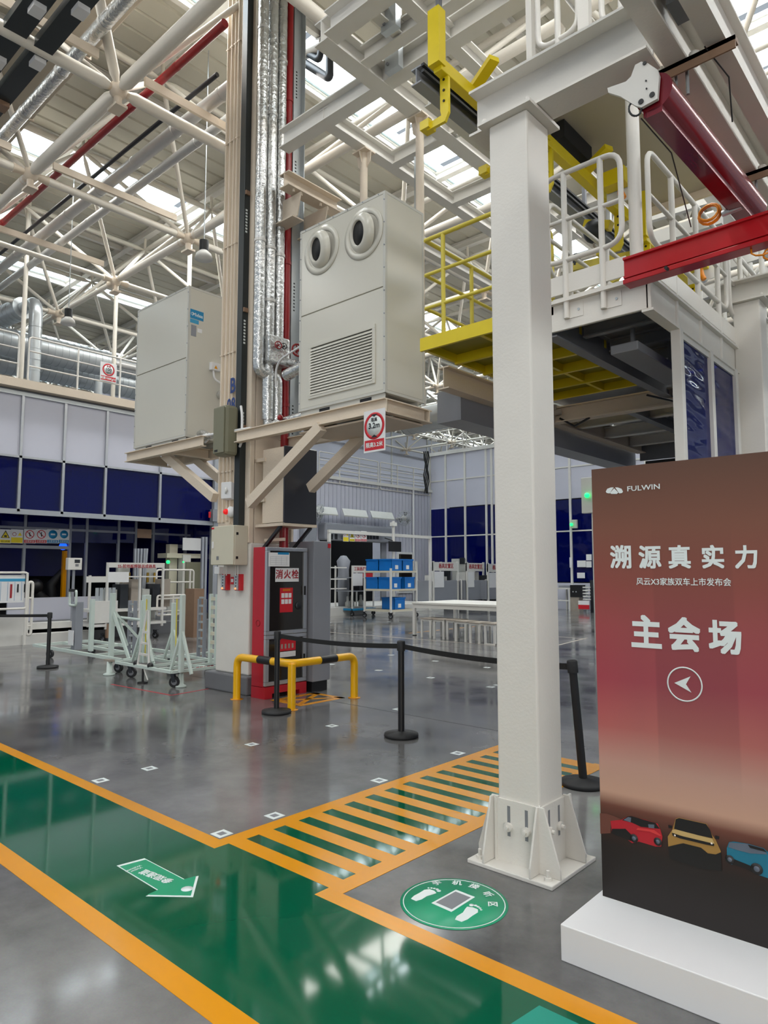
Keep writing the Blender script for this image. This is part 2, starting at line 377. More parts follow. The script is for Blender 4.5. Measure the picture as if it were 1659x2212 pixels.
# ---------------- space frame
frame = thing('space_frame', None, None, (0, 0, 0), kind='structure')
near = []; far = B()
unit = B().tube([(0, 0, 0), (0, 0, .035), (0, 0, .08), (0, 0, .92), (0, 0, .965), (0, 0, 1)], [.5, .5, 1, 1, .5, .5], 12, False).build('truss_tube', 'truss', frame)
segs = []
def seg(p, q, r): segs.append((Vector(p), Vector(q), r))
for k in range(-4, 17):
    for j in range(-1, 17):
        x, y = X0-MX*k, Y0+MX*j; n = (x, y, ZB)
        R1 = .10 if k < 1 and j < 1 else (.08 if k < 2 else .062); seg(n, (x-MX, y, ZB), R1); seg(n, (x, y+MX, ZB), R1*.9)
        for sx in (-1, 1):
            for sy in (-1, 1): seg(n, (x+sx*MX/2, y+sy*MX/2, ZT), .045 if (k, j, sx, sy) != (0, 0, 1, -1) else .075)
        tx, ty = x+MX/2, y+MX/2
        seg((tx, ty, ZT), (tx-MX, ty, ZT), .06); seg((tx, ty, ZT), (tx, ty+MX, ZT), .06)
        seg((tx, ty, ZT), (tx, ty, ZR-.2), .035)
def depth(p): return (p-Vector((0, 0, EYE))).dot(_fw)
def infov(p):
    v = p-Vector((0, 0, EYE)); z = v.dot(_fw)
    if z < .5: return False
    return abs(v.dot(_rt)/z*F) < 900 and -1150 < -v.dot(_up)/z*F < 1150
segs.sort(key=lambda s: depth((s[0]+s[1])/2) if (infov(s[0]) or infov(s[1]) or infov((s[0]+s[1])/2)) else 999)
for i, (p, q, r) in enumerate(segs):
    if i < 299:
        d = q-p; L_ = d.length; mt = Matrix.Translation(p) @ d.to_track_quat('Z', 'Y').to_matrix().to_4x4() @ Matrix.Diagonal((r, r, L_, 1))
        if i == 0: unit.matrix_local = mt
        else: inst(unit, frame, 'truss_tube', mt)
    else: far.tube([p, q], r, 6, caps=False)
far.build('far_truss_tubes', 'truss', frame, kind='stuff')
nod = None
for k in range(-3, 9):
    for j in range(-1, 9):
        c = Vector((X0-MX*k, Y0+MX*j, ZB))
        if nod is None:
            b_ = B().ball((0, 0, 0), .13, 8); b_.cyl((0, 0, -.1), (0, 0, -.26), .06, 10); b_.box(-.13, .13, -.09, .09, -.30, -.26)
            for a in range(4):
                d = Vector((math.cos(a*math.pi/2), math.sin(a*math.pi/2), 0)); b_.tube([d*.1, d*.16, d*.3], [.05, .06, .085], 10)
            nod = b_.build('truss_node', 'cream', frame); nod.location = c
        else: inst(nod, frame, 'truss_node', Matrix.Translation(c))

# ---------------- near column and its portal beam
def gusset(b, p, d, w, h, t):      # triangular plate at p growing along d
    p = Vector(p); d = Vector(d); n = d.cross(UZ)*t
    b.prism([p, p+d*w, p+d*w+UZ*.05, p+d*.04+UZ*h, p+UZ*h], n)
def portal_column(name, label, cx, cy, s, top, cat='column'):
    t = thing(name, label, cat, (cx, cy, 0))
    B().box(cx-s, cx+s, cy-s, cy+s, .02, top).build('shaft', 'white', t, bevel=.012)
    B().box(cx-.26, cx+.26, cy-.25, cy+.25, 0, .022).build('base_plate', 'white', t, bevel=.004)
    e = .012
    for (sx, sy) in ((1, 0), (-1, 0), (0, 1), (0, -1)):
        d = Vector((sx, sy, 0)); pr = Vector((-sy, sx, 0))
        c = Vector((cx, cy, .022))+d*s
        pts = [c-pr*(s+.02), c+pr*(s+.02), c+pr*(s+.02)+UZ*.33, c-pr*(s+.02)+UZ*.33]
        pl = B().prism(pts, d*e).build('cleat_plate', 'white', t)
        for q in (-.055, .055):
            sl = B(); sc_ = c+pr*q+d*(e+.0005)
            sl.prism([sc_+pr*(-.009)+UZ*.14, sc_+pr*.009+UZ*.14, sc_+pr*.009+UZ*.3, sc_+pr*(-.009)+UZ*.3], d*.0012)
            sl.build('slot', 'grey', pl)
            bo = B().cyl(sc_+UZ*.19, sc_+UZ*.19+d*.018, .024, 12); bo.cyl(sc_+UZ*.19, sc_+UZ*.19+d*.035, .012, 8); bo.build('bolt', 'white', pl)
        g = B()
        for q in (-s-.02, s+.008):
            gusset(g, c+pr*q, d, .25-s if abs(sy) else .26-s, .34, .012)
        g.build('gusset', 'white', t, bevel=.003)
    for ax, ay in ((-1, -1), (1, -1), (1, 1), (-1, 1)):
        p = Vector((cx+ax*.21, cy+ay*.2, .022))
        B().cyl(p, p+UZ*.016, .02, 6).cyl(p, p+UZ*.05, .009, 8).build('anchor_bolt', 'white', t)
    cap = B().box(cx-s-.05, cx+s+.05, cy-s-.05, cy+s+.05, top, top+.02)
    for ax, ay in ((-1, -1), (1, -1), (-1, 1), (1, 1)): cap.cyl((cx+ax*(s+.02), cy+ay*(s+.02), top+.02), (cx+ax*(s+.02), cy+ay*(s+.02), top+.045), .016, 6)
    cap.build('cap_plate', 'white', t)
    return t
portal_column('steel_column', 'large white steel box column in the foreground with gusseted base plate', -2.055, 3.515, .13, 4.30)
B().ibeam((-2.35, 3.515, 4.475), (-1.235, 3.515, 4.475), .2, .30, .016, .012).build('steel_beam', 'white', label='white steel beam resting on the cap of the foreground column', cat='beam')
portal_column('steel_column', 'white steel column standing behind the brown advertising panel', -1.80, 7.6, .125, 4.33)
B().ibeam((-2.1, 7.6, 4.47), (3.0, 7.6, 4.47), .2, .24, .016, .012).build('steel_beam', 'white', label='white steel beam on the column behind the brown panel', cat='beam')
# ================================================================ BUILDING COLUMN WITH EVERYTHING FIXED TO IT
CXA, CXB, CYA, CYB = -8.30, -7.52, 5.68, 6.46
t = thing('building_column', 'thick cream building column wrapped in pipes, marked B 08 in blue paint', 'column', (-7.91, 6.07, 0))
B().box(-8.40, -7.44, 5.60, 6.55, 0, .24).build('plinth', 'plinth', t, bevel=.02)
B().box(-8.28, -7.53, 5.69, 6.45, .24, 2.0).build('concrete_casing', 'white', t, bevel=.02)
B().box(CXA+.03, CXB-.03, CYA, CYA+.035, 2.0, 10.9).build('front_flange', 'cream', t, bevel=.006)
B().box(CXA+.03, CXB-.03, CYB-.035, CYB, 2.0, 10.9).build('rear_flange', 'cream', t)
B().box(CXA+.05, CXB-.05, CYA+.1, CYB-.06, 2.0, 10.9).build('web', 'cream', t, bevel=.01)
B().box(CXB-.15, CXB-.03, CYA+.03, CYA+.07, 2.0, 10.9).build('stiffener', 'cream', t)
for z in (2.55, 3.1): B().box(CXB-.12, CXB+.16, CYA+.1, CYA+.42, z, z+.05).build('bracket_lug', 'cream', t)
# painted mark
text('B', .30, 'inkblue', (-7.90, CYA-.002-.055, 4.20), UX, UZ, t, 'painted_mark', bold=.012, sx=.8)
text('08', .26, 'inkblue', (-7.93, CYA-.002-.055, 3.93), UX, UZ, t, 'painted_mark', bold=.008, sx=.75)
for i, x in enumerate((-8.23, -8.13, -8.04, -7.96)):
    z0 = (2.3, 2.3, 2.32, 2.28)[i]
    b = B().tube([(x, CYA-.018, z0), (x, CYA-.018, 10.9)], .018, 8)
    b.box(x-.03, x+.03, CYA-.012, CYA, z0, 10.9)
    o = b.build('conduit', 'cream', t)
    c = B()
    for z in (3.0, 4.7, 6.3, 7.9, 9.4): c.box(x-.03, x+.03, CYA-.038, CYA, z, z+.02)
    c.build('conduit_clip', 'cream', o)
o = thing('cable_riser', 'tall black square cable duct running down the front of the cream column', 'duct', (-7.66, 5.63, 2.2))
B().box(-7.77, -7.65, CYA-.10, CYA-.001, 2.21, 10.9).build('duct_body', 'darkgreen', o, bevel=.004)
for z in (3.55, 5.2, 6.9): B().box(-7.65, -7.625, CYA-.09, CYA-.02, z, z+.06).build('duct_clip', 'rust', o)
for z in (3.45, 4.75, 6.35):
    b = B()
    for k in range(8): b.box(-7.651, -7.646, CYA-.075, CYA-.045, z+k*.045, z+k*.045+.025)
    b.build('label_print', 'decal_white', o, kind='stuff')

# vertical pipes beside the column
def foilpipe(pts, r, label, m='foil', grp=None, joints=()):
    o = thing('insulated_pipe', label, 'pipe', tuple(Vector(pts[-1])), group=grp)
    B().tube(fil(pts, .10), r, 14).build('insulation', m, o)
    for z in joints:
        p = Vector(pts[0]); B().tube([(p.x, p.y, z), (p.x, p.y, z+.04)], r+.008, 14).build('band', 'foil_smooth', o)
    return o
PXX = -7.33
foilpipe([(PXX, 5.62, 10.8), (PXX, 5.62, 4.30), (PXX, 5.95, 4.30-.02), (PXX, 5.95, 3.62)], .075, 'foil wrapped pipe nearest the column that doglegs just above the bracket', joints=(6.1, 9.2))
foilpipe([(PXX, 5.79, 10.8), (PXX, 5.79, 3.66)], .078, 'foil wrapped pipe in the middle of the three beside the cream column', joints=(6.05, 8.0, 5.3))
foilpipe([(PXX, 5.96, 10.8), (PXX, 5.96, 4.78)], .072, 'foil wrapped pipe beside the red riser, ending at the valve box', joints=(6.0, 8.9))
o = thing('valve_casing', 'foil wrapped valve box with three small hand wheels', 'valve', (PXX+.03, 5.86, 4.35))
B().box(PXX-.10, PXX+.14, 5.69, 6.06, 4.42, 4.82).build('casing', 'foil', o, bevel=.03)
B().tube([(PXX+.1, 6.0, 4.5), (PXX+.35, 6.0, 4.42)], .05, 10).build('neck', 'foil', o)
def handwheel(c, ax, r, m, parent):
    c = Vector(c); ax = Vector(ax).normalized(); a = ax.cross(UZ).normalized(); e = ax.cross(a); b = B()
    b.tube([c+(a*math.cos(k*math.pi/8)+e*math.sin(k*math.pi/8))*r for k in range(16)], r*.16, 6, closed=True)
    for k in range(5): b.tube([c, c+(a*math.cos(k*1.2566)+e*math.sin(k*1.2566))*r], r*.1, 5)
    b.cyl(c-ax*.06, c+ax*.01, r*.2, 8); b.build('hand_wheel', m, parent)
handwheel((PXX+.20, 5.80, 4.66), (1, -.2, 0), .05, 'redpipe', o); handwheel((PXX+.20, 5.90, 4.67), (1, -.2, 0), .04, 'black', o)
handwheel((PXX+.30, 6.06, 4.63), (1, -.3, .1), .085, 'redpipe', o)
o = thing('fire_riser', 'tall dark red fire riser pipe behind the foil wrapped pipes', 'pipe', (PXX-.02, 6.11, 1.9))
B().tube([(PXX-.02, 6.11, 10.8), (PXX-.02, 6.11, 1.93)], .055, 14).build('pipe_body', 'redpipe', o)
for z in (5.95, 8.4, 3.9, 2.4): B().tube([(PXX-.02, 6.11, z), (PXX-.02, 6.11, z+.05)], .064, 14).build('coupling', 'redpipe', o)
o = thing('cable_tray', 'perforated galvanised cable tray standing behind the red riser', 'cable tray', (PXX-.05, 6.26, 3.4))
b = B().box(PXX-.10, PXX-.08, 6.19, 6.40, 3.5, 10.8); b.box(PXX-.10, PXX, 6.185, 6.195, 3.5, 10.8); b.box(PXX-.10, PXX, 6.395, 6.405, 3.5, 10.8); b.build('tray', 'galv', o)
b = B()
for z0 in (3.55, 5.35, 7.2, 8.6):
    for k in range(9):
        for q in range(2): b.box(PXX-.0801, PXX-.078, 6.22+q*.07, 6.245+q*.07, z0+k*.05, z0+k*.05+.02)
b.build('perforation', 'dark', o, kind='stuff')
# brackets of the conveyor framework on the column
o = thing('column_bracket', 'stubby welded cream bracket joining the overhead frame to the column', 'bracket', (-7.0, 6.0, 6.4))
P = PX(600, 350, -6.95); Q = PX(678, 400, -6.95)
b = B().ibeam((-7.0, 5.75, 6.93), (-7.0, 6.75, 6.93), .2, .2); b.build('cross_beam', 'cream', o)
for y_ in (5.95, 6.45):
    B().prism([(-7.55, y_, 6.80), (-6.88, y_, 6.80), (-6.95, y_, 6.48), (-7.55, y_, 6.44)], (0, .015, 0)).build('web_plate', 'cream', o)
    B().box(-7.55, -6.93, y_-.1, y_+.1, 6.43, 6.45).build('bottom_plate', 'cream', o)
    b = B()
    for q in (-.07, .07): b.cyl((-6.95, y_+q, 6.79), (-6.95, y_+q, 6.86), .02, 6)
    b.build('bolt', 'cream', o)

# ---------------- air handling units on their brackets
def louver(parent, x0, x1, y, z0, z1, n):
    f = B()
    for a in ((x0, x1, z0, z0+.045), (x0, x1, z1-.045, z1), (x0, x0+.045, z0+.045, z1-.045), (x1-.045, x1, z0+.045, z1-.045)): f.box(a[0], a[1], y-.018, y, a[2], a[3])
    f.build('louvre_frame', 'ahu', parent, bevel=.003)
    B().box(x0+.045, x1-.045, y-.001, y+.0, z0+.045, z1-.045).build('louvre_shadow', 'dark', parent)  # dark sheet, paints the shade seen between the slats
    h = (z1-z0-.09)/n; s = None
    for i in range(n):
        z = z0+.045+h*i
        if s is None:
            s = B().prism([(x0+.04, y-.022, 0), (x0+.04, y-.002, h*.75), (x0+.04, y-.002, h*.62), (x0+.04, y-.024, -.012)], (x1-x0-.08, 0, 0)).build('louvre_slat', 'ahu', parent)
            g = Vector((0, 0, 0)); s.location = (0, 0, z)
        else: inst(s, parent, 'louvre_slat', Matrix.Translation((0, 0, z)))
def ahu(label, x0, x1, y0, y1, z0, z1):
    o = thing('air_handling_unit', label, 'air handler', ((x0+x1)/2, (y0+y1)/2, z0))
    zm = z0+(z1-z0)*.52; e = .02
    B().box(x0+e, x1-e, y0+e, y1-e, z0+.02, z1-.02).build('core', 'ahu', o)
    B().box(x0+.03, x1-.03, y0, y0+.02, zm+.006, z1-.03).build('front_panel', 'ahu', o, bevel=.006)
    B().box(x0+.03, x1-.03, y0, y0+.02, z0+.03, zm-.006).build('front_panel', 'ahu', o, bevel=.006)
    B().box(x1-.02, x1, y0+.03, y1-.03, z0+.03, z1-.03).build('side_panel', 'ahu', o, bevel=.006)
    for px, py in ((x0, y0), (x1, y0), (x1, y1), (x0, y1)):
        B().box(px-.0 if px == x0 else px-.032, px+.032 if px == x0 else px+.001, py-.001 if py == y0 else py-.032, py+.032 if py == y0 else py, z0, z1).build('corner_trim', 'ahu_trim', o)
    for z in (z0, z1-.03): B().box(x0, x1, y0-.002, y1, z, z+.03).build('edge_trim', 'ahu_trim', o)
    b = B()
    for k in range(9):
        z = z0+.1+k*(z1-z0-.2)/8; b.cyl((x1-.015, y0-.001, z), (x1-.015, y0-.007, z), .008, 6); b.cyl((x0+.015, y0-.001, z), (x0+.015, y0-.007, z), .008, 6)
    for k in range(6):
        x = x0+.1+k*(x1-x0-.2)/5; b.cyl((x, y0-.001, z1-.015), (x, y0-.007, z1-.015), .008, 6)
    b.build('screw', 'greyside', o, kind='stuff')
    for q in (.02, y1-y0-.1):
        f = B().box(x0+.02, x1-.02, y0+q, y0+q+.08, z0-.075, z0-.068); f.box(x0+.02, x1-.02, y0+q, y0+q+.006, z0-.07, z0); f.build('skid_rail', 'ahu_trim', o)
    if True:
        b = B()
        for xx_ in (x0+.35, x1-.4): b.box(xx_, xx_+.18, y0+.019, y0+.0195, z0-.055, z0-.012)
        b.build('skid_slot', 'dark', o)
    return o
R_ = ahu('big cream air handler with two round outlets and a louvre, on the bracket', -6.30, -4.88, 5.45, 6.13, 3.545, 5.83)
for (x, z) in ((PY(695, 540, 5.45).x, PY(695, 540, 5.45).z), (PY(786, 505, 5.45).x, PY(786, 505, 5.45).z)):
    B().lathe((x, 5.45, z), [(.22, -.05), (.235, 0), (.30, 0), (.30, .012), (.24, .018), (.225, .0), (.22, -.05)], (0, -1, 0), 36).build('outlet_ring', 'ahu', R_)
    d = Vector((-.30, -1, -.16)).normalized()
    B().lathe(Vector((x, 5.45, z))+d*.0, [(.225, .0), (.222, .03), (.205, .065), (.175, .085), (.145, .092), (.135, .086), (.13, .07)], d, 36).build('outlet_nozzle', 'ahu', R_)
    B().disc(Vector((x, 5.45, z))+d*.066, .133, d, .002, 24).build('outlet_opening', 'dark', R_)  # flat dark disc, shade inside the nozzle put into its colour
lo, hi = PY(668, 862, 5.43), PY(805, 700, 5.43)
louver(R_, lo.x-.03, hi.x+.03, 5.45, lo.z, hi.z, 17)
L_ = ahu('cream air handler left of the column carrying a small blue maker label', -10.40, -8.88, 5.50, 6.17, 3.60, 5.90)
b = PX(407, 697, -8.878); c = PX(435, 715, -8.878)
lab = B().box(-8.88, -8.876, 5.53, 5.76, 5.41, 5.55).build('maker_plate', 'signblue', L_)
B().box(-8.88, -8.877, 5.53, 5.68, 5.34, 5.40).build('maker_plate', 'lblue', L_)
B().box(-8.88, -8.877, 5.55, 5.64, 5.14, 5.31).build('data_plate', 'greyside', L_)
B().box(-8.88, -8.877, 5.66, 5.74, 5.22, 5.28).build('data_plate', 'paper', L_)
text('Midea', .075, 'decal_white', (-8.8755, 5.655, 5.475), UY, UZ, L_, 'maker_lettering', bold=.001)
B().ring((-8.8755, 5.565, 5.48), .018, .024, (1, 0, 0), .001, 16).build('maker_logo', 'decal_white', L_)
o = B().box(-8.88, -8.81, 5.88, 6.04, 4.68, 4.80).build('terminal_box', 'paper', L_, bevel=.008)
B().prism([(-8.809, 5.925, 4.705), (-8.809, 5.985, 4.705), (-8.809, 5.955, 4.76)], (.001, 0, 0)).build('warning_triangle', 'floor_yellow', o)
B().tube(fil([(-8.84, 5.93, 4.68), (-8.84, 5.95, 4.55), (-8.80, 6.12, 4.47), (-8.7, 6.16, 4.46)], .05), .016, 8).build('cable_hose', 'paper', L_)
B().tube([(-8.87, 6.08, 4.33), (-8.62, 6.08, 4.33)], .065, 14).build('pipe_stub', 'foil', L_)

def wall_bracket(label, xa, xb, xc, ztop, ys, foot, ends, sy=0, rear=None):
    o = thing('support_bracket', label, 'bracket', ((xa+xb)/2, 5.8, ztop-.16))
    for y_ in ys: B().ibeam((xa, y_, ztop-.075), (xb, y_, ztop-.075), .09, .15, .012, .009).build('arm', 'cream', o)
    for x in ends: B().ibeam((x, ys[0]+.05, ztop-.075), (x, ys[1]-.05, ztop-.075), .09, .15, .012, .009).build('end_beam', 'cream', o)
    for y_ in ys:
        for (p, q) in (foot if y_ == ys[0] or not rear else rear): B().bar((p[0], y_+(sy if y_ == ys[0] else 0), p[1]), (q[0], y_+(sy if y_ == ys[0] else 0), q[1]), .10, .13).build('diagonal_strut', 'cream', o)
    return o
WBR = wall_bracket('cream steel bracket with diagonal struts holding the air handler with round outlets', -7.50, -4.83, 0, 3.465, (5.42, 6.16), [((-7.2, 2.48), (-5.85, 3.30))], (-4.87, -6.2), rear=[((-6.86, 2.72), (-5.88, 3.32))])
B().box(-6.3, -4.9, 5.47, 6.12, 3.28, 3.30).build('soffit_plate', 'cream', WBR)
WBL = wall_bracket('cream steel bracket with diagonal struts under the left air handler', -10.45, -8.28, 0, 3.52, (5.42, 6.16), [((-8.24, 2.65), (-9.60, 3.42))], (-10.4, -9.2), sy=.18)
B().tube([(-8.6, 5.5, 3.55), (-7.3, 5.5, 3.5)], .02, 8).build('drain_pipe', 'paper', WBR)
o = thing('drain_fittings', 'low foil wrapped drain pipe with a red tap on the right bracket', 'pipe', (-6.9, 5.9, 3.47))
B().tube(fil([(-7.33, 5.79, 3.70), (-7.33, 5.79, 3.56), (-6.35, 5.79, 3.62)], .08), .06, 12).build('insulation', 'foil', o)
B().tube([(-6.95, 5.79, 4.2), (-6.3, 5.79, 4.3)], .075, 12).build('inlet_sleeve', 'foil', o)
B().tube(fil([(-7.05, 5.7, 4.05), (-6.95, 5.62, 4.35), (-6.4, 5.56, 4.42)], .2), .014, 8).build('cable_hose', 'paper', o)
B().ball((-6.95, 5.7, 3.62), .04).build('tap', 'redpipe', o)
o = thing('drain_fittings', 'tangle of foil wrapped elbows lying on the left bracket', 'pipe', (-8.7, 5.8, 3.53))
B().tube(fil([(-9.1, 5.75, 3.58), (-8.8, 5.72, 3.70), (-8.55, 5.72, 3.58), (-8.35, 5.72, 3.62)], .1), .04, 10).build('elbow', 'foil', o)
B().tube(fil([(-8.9, 5.85, 3.58), (-8.7, 5.85, 3.66), (-8.45, 5.85, 3.58)], .1), .035, 10).build('elbow', 'foil', o)

# height limit sign on the bracket
def round_sign(parent, c, r, right, up, w=None, col='signred'):
    n = Vector(right).cross(Vector(up)).normalized(); c = Vector(c)
    B().disc(c, r*.8, n, .001, 32).build('sign_disc', 'decal_white', parent)
    B().ring(c+n*.001, r*.78, r, n, .001, 36).build('sign_ring', col, parent)
sy = 5.36; tl = PY(786, 890, sy); br = PY(832, 970, sy); cx = (tl.x+br.x)/2
o = thing('height_limit_sign', 'white and red height limit sign reading 3.2m under the bracket end', 'sign', (cx, sy, br.z))
w = br.x-tl.x; zt = tl.z; zb = br.z-.01; hh = zt-zb
B().box(tl.x, br.x, sy, sy+.006, zb, zt).build('sign_plate', 'paper', o)
f = -1
round_sign(o, (cx, sy-.0005, zt-w*.56), w*.47, UX, UZ)
text('3.2m', w*.27, 'ink', (cx, sy-.0035, zt-w*.56), UX, UZ, o, bold=.004)
text('限高', w*.15, 'ink', (cx, sy-.0035, zt-w*.36), UX, UZ, o, bold=.003)
B().prism([(cx-.05, sy-.003, zt-w*.155), (cx+.05, sy-.003, zt-w*.155), (cx, sy-.003, zt-w*.25)], (0, -.001, 0)).build('arrow_mark', 'ink', o)
B().prism([(cx-.05, sy-.003, zt-w*.965), (cx+.05, sy-.003, zt-w*.965), (cx, sy-.003, zt-w*.87)], (0, -.001, 0)).build('arrow_mark', 'ink', o)
B().box(tl.x+.015, br.x-.015, sy-.001, sy, zb+.02, zb+hh*.29).build('red_band', 'signred', o)
text('限高3.2米', w*.19, 'decal_white', (cx, sy-.002, zb+hh*.16), UX, UZ, o, bold=.003)

# loudspeaker, sounder, strobe, control box, alarm boxes
o = thing('loudspeaker', 'olive grey column loudspeaker mounted high on the cream column', 'speaker', (-7.85, 5.5, 3.15))
B().box(-7.93, -7.65, 5.34, 5.56, 3.17, 3.86).build('housing', 'speaker', o, bevel=.05)
b = B().box(-7.91, -7.67, 5.325, 5.342, 3.20, 3.83); b.build('grille', 'speaker', o, bevel=.008)
B().box(-7.87, -7.80, 5.322, 5.326, 3.22, 3.25).build('badge', 'black', o)
B().box(-7.9, -7.8, 5.56, 5.64, 3.5, 3.6).build('wall_mount', 'black', o)
b = B().tube(fil([(-7.61, 5.55, 3.3), (-7.50, 5.5, 3.35), (-7.50, 5.5, 3.7), (-7.6, 5.55, 3.85)], .1), .018, 8); b.build('cable', 'paper', o)
o = thing('wall_sounder', 'small square cream wall sounder on the column below the speaker', 'alarm', (-8.0, 5.6, 2.62))
B().prism([(-8.04, 5.655, 2.60), (-7.86, 5.655, 2.60), (-7.86, 5.60, 2.62), (-8.04, 5.56, 2.62)], (0, 0, .23)).build('housing', 'paper', o, bevel=.006)
B().disc((-7.95, 5.577, 2.73), .045, (-.25, -1, 0), .006, 18).build('sound_grille', 'white2', o)
o = thing('alarm_strobe', 'round cream alarm strobe with a red dome above the control box', 'alarm', (-7.9, 5.6, 2.38))
B().lathe((-7.87, 5.655, 2.43), [(0, 0), (.075, 0), (.075, .06), (.05, .09), (0, .1)], (0, -1, 0), 20).build('base', 'paper', o)
B().ball((-7.90, 5.55, 2.43), .04).build('red_dome', 'lampred', o)
o = thing('control_box', 'cream metal electrical control box mounted on the cream column', 'cabinet', (-7.78, 5.5, 1.67))
B().box(-8.09, -7.57, 5.47, 5.68, 1.70, 2.23).build('housing', 'boxcream', o, bevel=.006)
d = B().box(-8.085, -7.575, 5.45, 5.47, 1.705, 2.225).build('door', 'boxcream', o, bevel=.006)
B().box(-8.05, -8.02, 5.44, 5.45, 1.93, 2.02).build('handle', 'paper', d)
B().box(-7.95, -7.9, 5.447, 5.451, 1.77, 1.82).build('lock', 'grey', d)
B().box(-8.08, -8.02, 5.447, 5.451, 2.19, 2.215).build('sticker', 'signred', d)
for z in (1.78, 2.1): B().box(-7.572, -7.562, 5.49, 5.52, z, z+.035).build('hinge', 'black', o)
b = B()
for x in (-7.98, -7.93, -7.72, -7.67): b.tube([(x, 5.6, 1.70), (x, 5.6, 1.56)], .009, 6)
b.build('conduit_tail', 'white2', o)
o = thing('junction_box', 'tiny white junction box on the column corner under the control box', 'box', (-8.2, 5.6, 1.58)); B().box(-8.25, -8.13, 5.62, 5.69, 1.58, 1.68).build('housing', 'paper', o, bevel=.006)
for nm, x in (('left', -8.02), ('right', -7.72)):
    o = thing('fire_call_box', 'red and silver fire call box with a glowing lamp, %s one on the column' % nm, 'alarm', (x, 5.6, 1.38), group='fire call boxes on the column')
    B().box(x-.06, x+.06, 5.63, 5.69, 1.36, 1.58).build('housing', 'signred', o, bevel=.005)
    B().box(x-.055, x+.03, 5.615, 5.63, 1.37, 1.57).build('face_plate', 'galv', o)
    for z in (1.42, 1.46, 1.50, 1.54): B().disc((x-.012, 5.615, z), .009, (0, -1, 0), .004, 10).build('button', 'black', o)
    B().ball((x-.02, 5.612, 1.385), .014).build('lamp', 'lampwarm', o)
o = thing('fire_call_point', 'small square red call point between the two fire call boxes', 'alarm', (-7.87, 5.6, 1.44))
B().box(-7.91, -7.83, 5.655, 5.69, 1.44, 1.54).build('housing', 'signred', o, bevel=.004); B().box(-7.895, -7.845, 5.652, 5.656, 1.47, 1.515).build('notice', 'paper', o)

# dark shaft box hanging beside the column
o = thing('shaft_box', 'dark grey metal box hanging under the bracket beside the column', 'box', (-7.15, 6.05, 2.2))
B().box(-7.42, -6.99, 5.80, 6.36, 2.26, 3.26).build('body', 'cream', o)
B().box(-6.99, -6.965, 5.80, 6.37, 2.24, 3.27).build('front_door', 'ductdark', o, bevel=.006)
B().box(-7.55, -6.965, 5.78, 6.38, 2.21, 2.25).build('base_tray', 'cream', o)
for y_ in (5.82, 6.34): B().bar((-7.5, y_, 1.85), (-7.05, y_, 2.21), .04, .04).build('prop', 'steel_dark', o)
B().box(-7.5, -7.1, 5.9, 5.94, 2.02, 2.06).build('cross_rail', 'cream', o)

# hydrant cabinet
o = thing('hydrant_cabinet', 'tall red and silver fire hydrant cabinet with glass doors beside the column', 'cabinet', (-7.16, 5.94, 0))
B().box(-7.34, -7.10, 5.60, 6.30, .14, 1.93).build('housing', 'red', o, bevel=.004)
b = B().box(-7.34, -7.06, 5.60, 6.30, .06, .15); b.box(-7.34, -7.06, 5.60, 5.72, 0, .06); b.box(-7.34, -7.06, 6.18, 6.30, 0, .06); b.build('foot', 'red', o)
b = B().ring((-7.22, 5.598, .95), .035, .045, (0, -1, 0), .002, 20).build('knockout', 'redpipe', o)
def glassdoor(z0, z1, nm):
    x0, x1 = -7.10, -7.06; y0, y1 = 5.60, 6.30
    d = B()
    for a in ((y0, y1, z0, z0+.05), (y0, y1, z1-.05, z1), (y0, y0+.06, z0+.05, z1-.05), (y1-.06, y1, z0+.05, z1-.05)): d.box(x0, x1, a[0], a[1], a[2], a[3])
    d = d.build('door', 'alu', o, bevel=.006)
    B().box(x0+.012, x0+.018, y0+.06, y1-.06, z0+.05, z1-.05).build('glass', 'darkglass', d)
    B().box(x0-.03, x0-.01, y0+.05, y1-.05, z0+.04, z1-.04).build('inner_lining', 'steel_dark', d)
    return d
d1 = glassdoor(.80, 1.93, 'upper'); d2 = glassdoor(.16, .797, 'lower')
gx = -7.078
B().box(gx-.002, gx, 5.76, 6.16, 1.48, 1.66).build('name_plate', 'paper', d1)
text('消火栓', .125, 'inkred', (gx+.0005, 5.96, 1.57), UY, UZ, d1, bold=.006, kern=1.15)
B().box(gx-.002, gx, 5.84, 6.06, 1.08, 1.40).build('red_notice', 'signred', d1)
b = B()
for r in range(2):
    for c in range(3): b.box(gx+.0002, gx+.001, 5.865+c*.06, 5.915+c*.06, 1.19+r*.08, 1.25+r*.08)
b.build('notice_picture', 'paper', d1)
text('使用说明', .032, 'floor_yellow', (gx+.0005, 5.95, 1.37), UY, UZ, d1, bold=.001)
B().box(-7.061, -7.0585, 5.63, 5.98, 1.68, 1.86).build('record_card', 'paper', d1)
B().box(-7.0585, -7.058, 5.78, 5.97, 1.835, 1.865).build('record_header', 'signblue', d1)
b = B()
for r in range(5): b.box(-7.0585, -7.058, 5.66, 5.95, 1.70+r*.026, 1.702+r*.026)
for c in range(4): b.box(-7.0585, -7.058, 5.66+c*.09, 5.662+c*.09, 1.70, 1.81)
b.build('record_print', 'grey', d1)
B().disc((gx, 6.16, 1.16), .05, (1, 0, 0), .006, 20).build('glass_port', 'steel_dark', d1)
B().box(-7.06, -7.045, 6.24, 6.26, 1.30, 1.42).build('handle', 'black', d1)
B().box(gx-.002, gx, 5.84, 6.12, .58, .74).build('red_notice', 'signred', d2)
b = B()
for c in range(4): b.box(gx+.0002, gx+.001, 5.87+c*.06, 5.90+c*.06, .61, .67)
b.build('notice_picture', 'wood', d2)
B().box(gx-.002, gx, 5.84, 6.12, .50, .57).build('paper_notice', 'paper', d2)
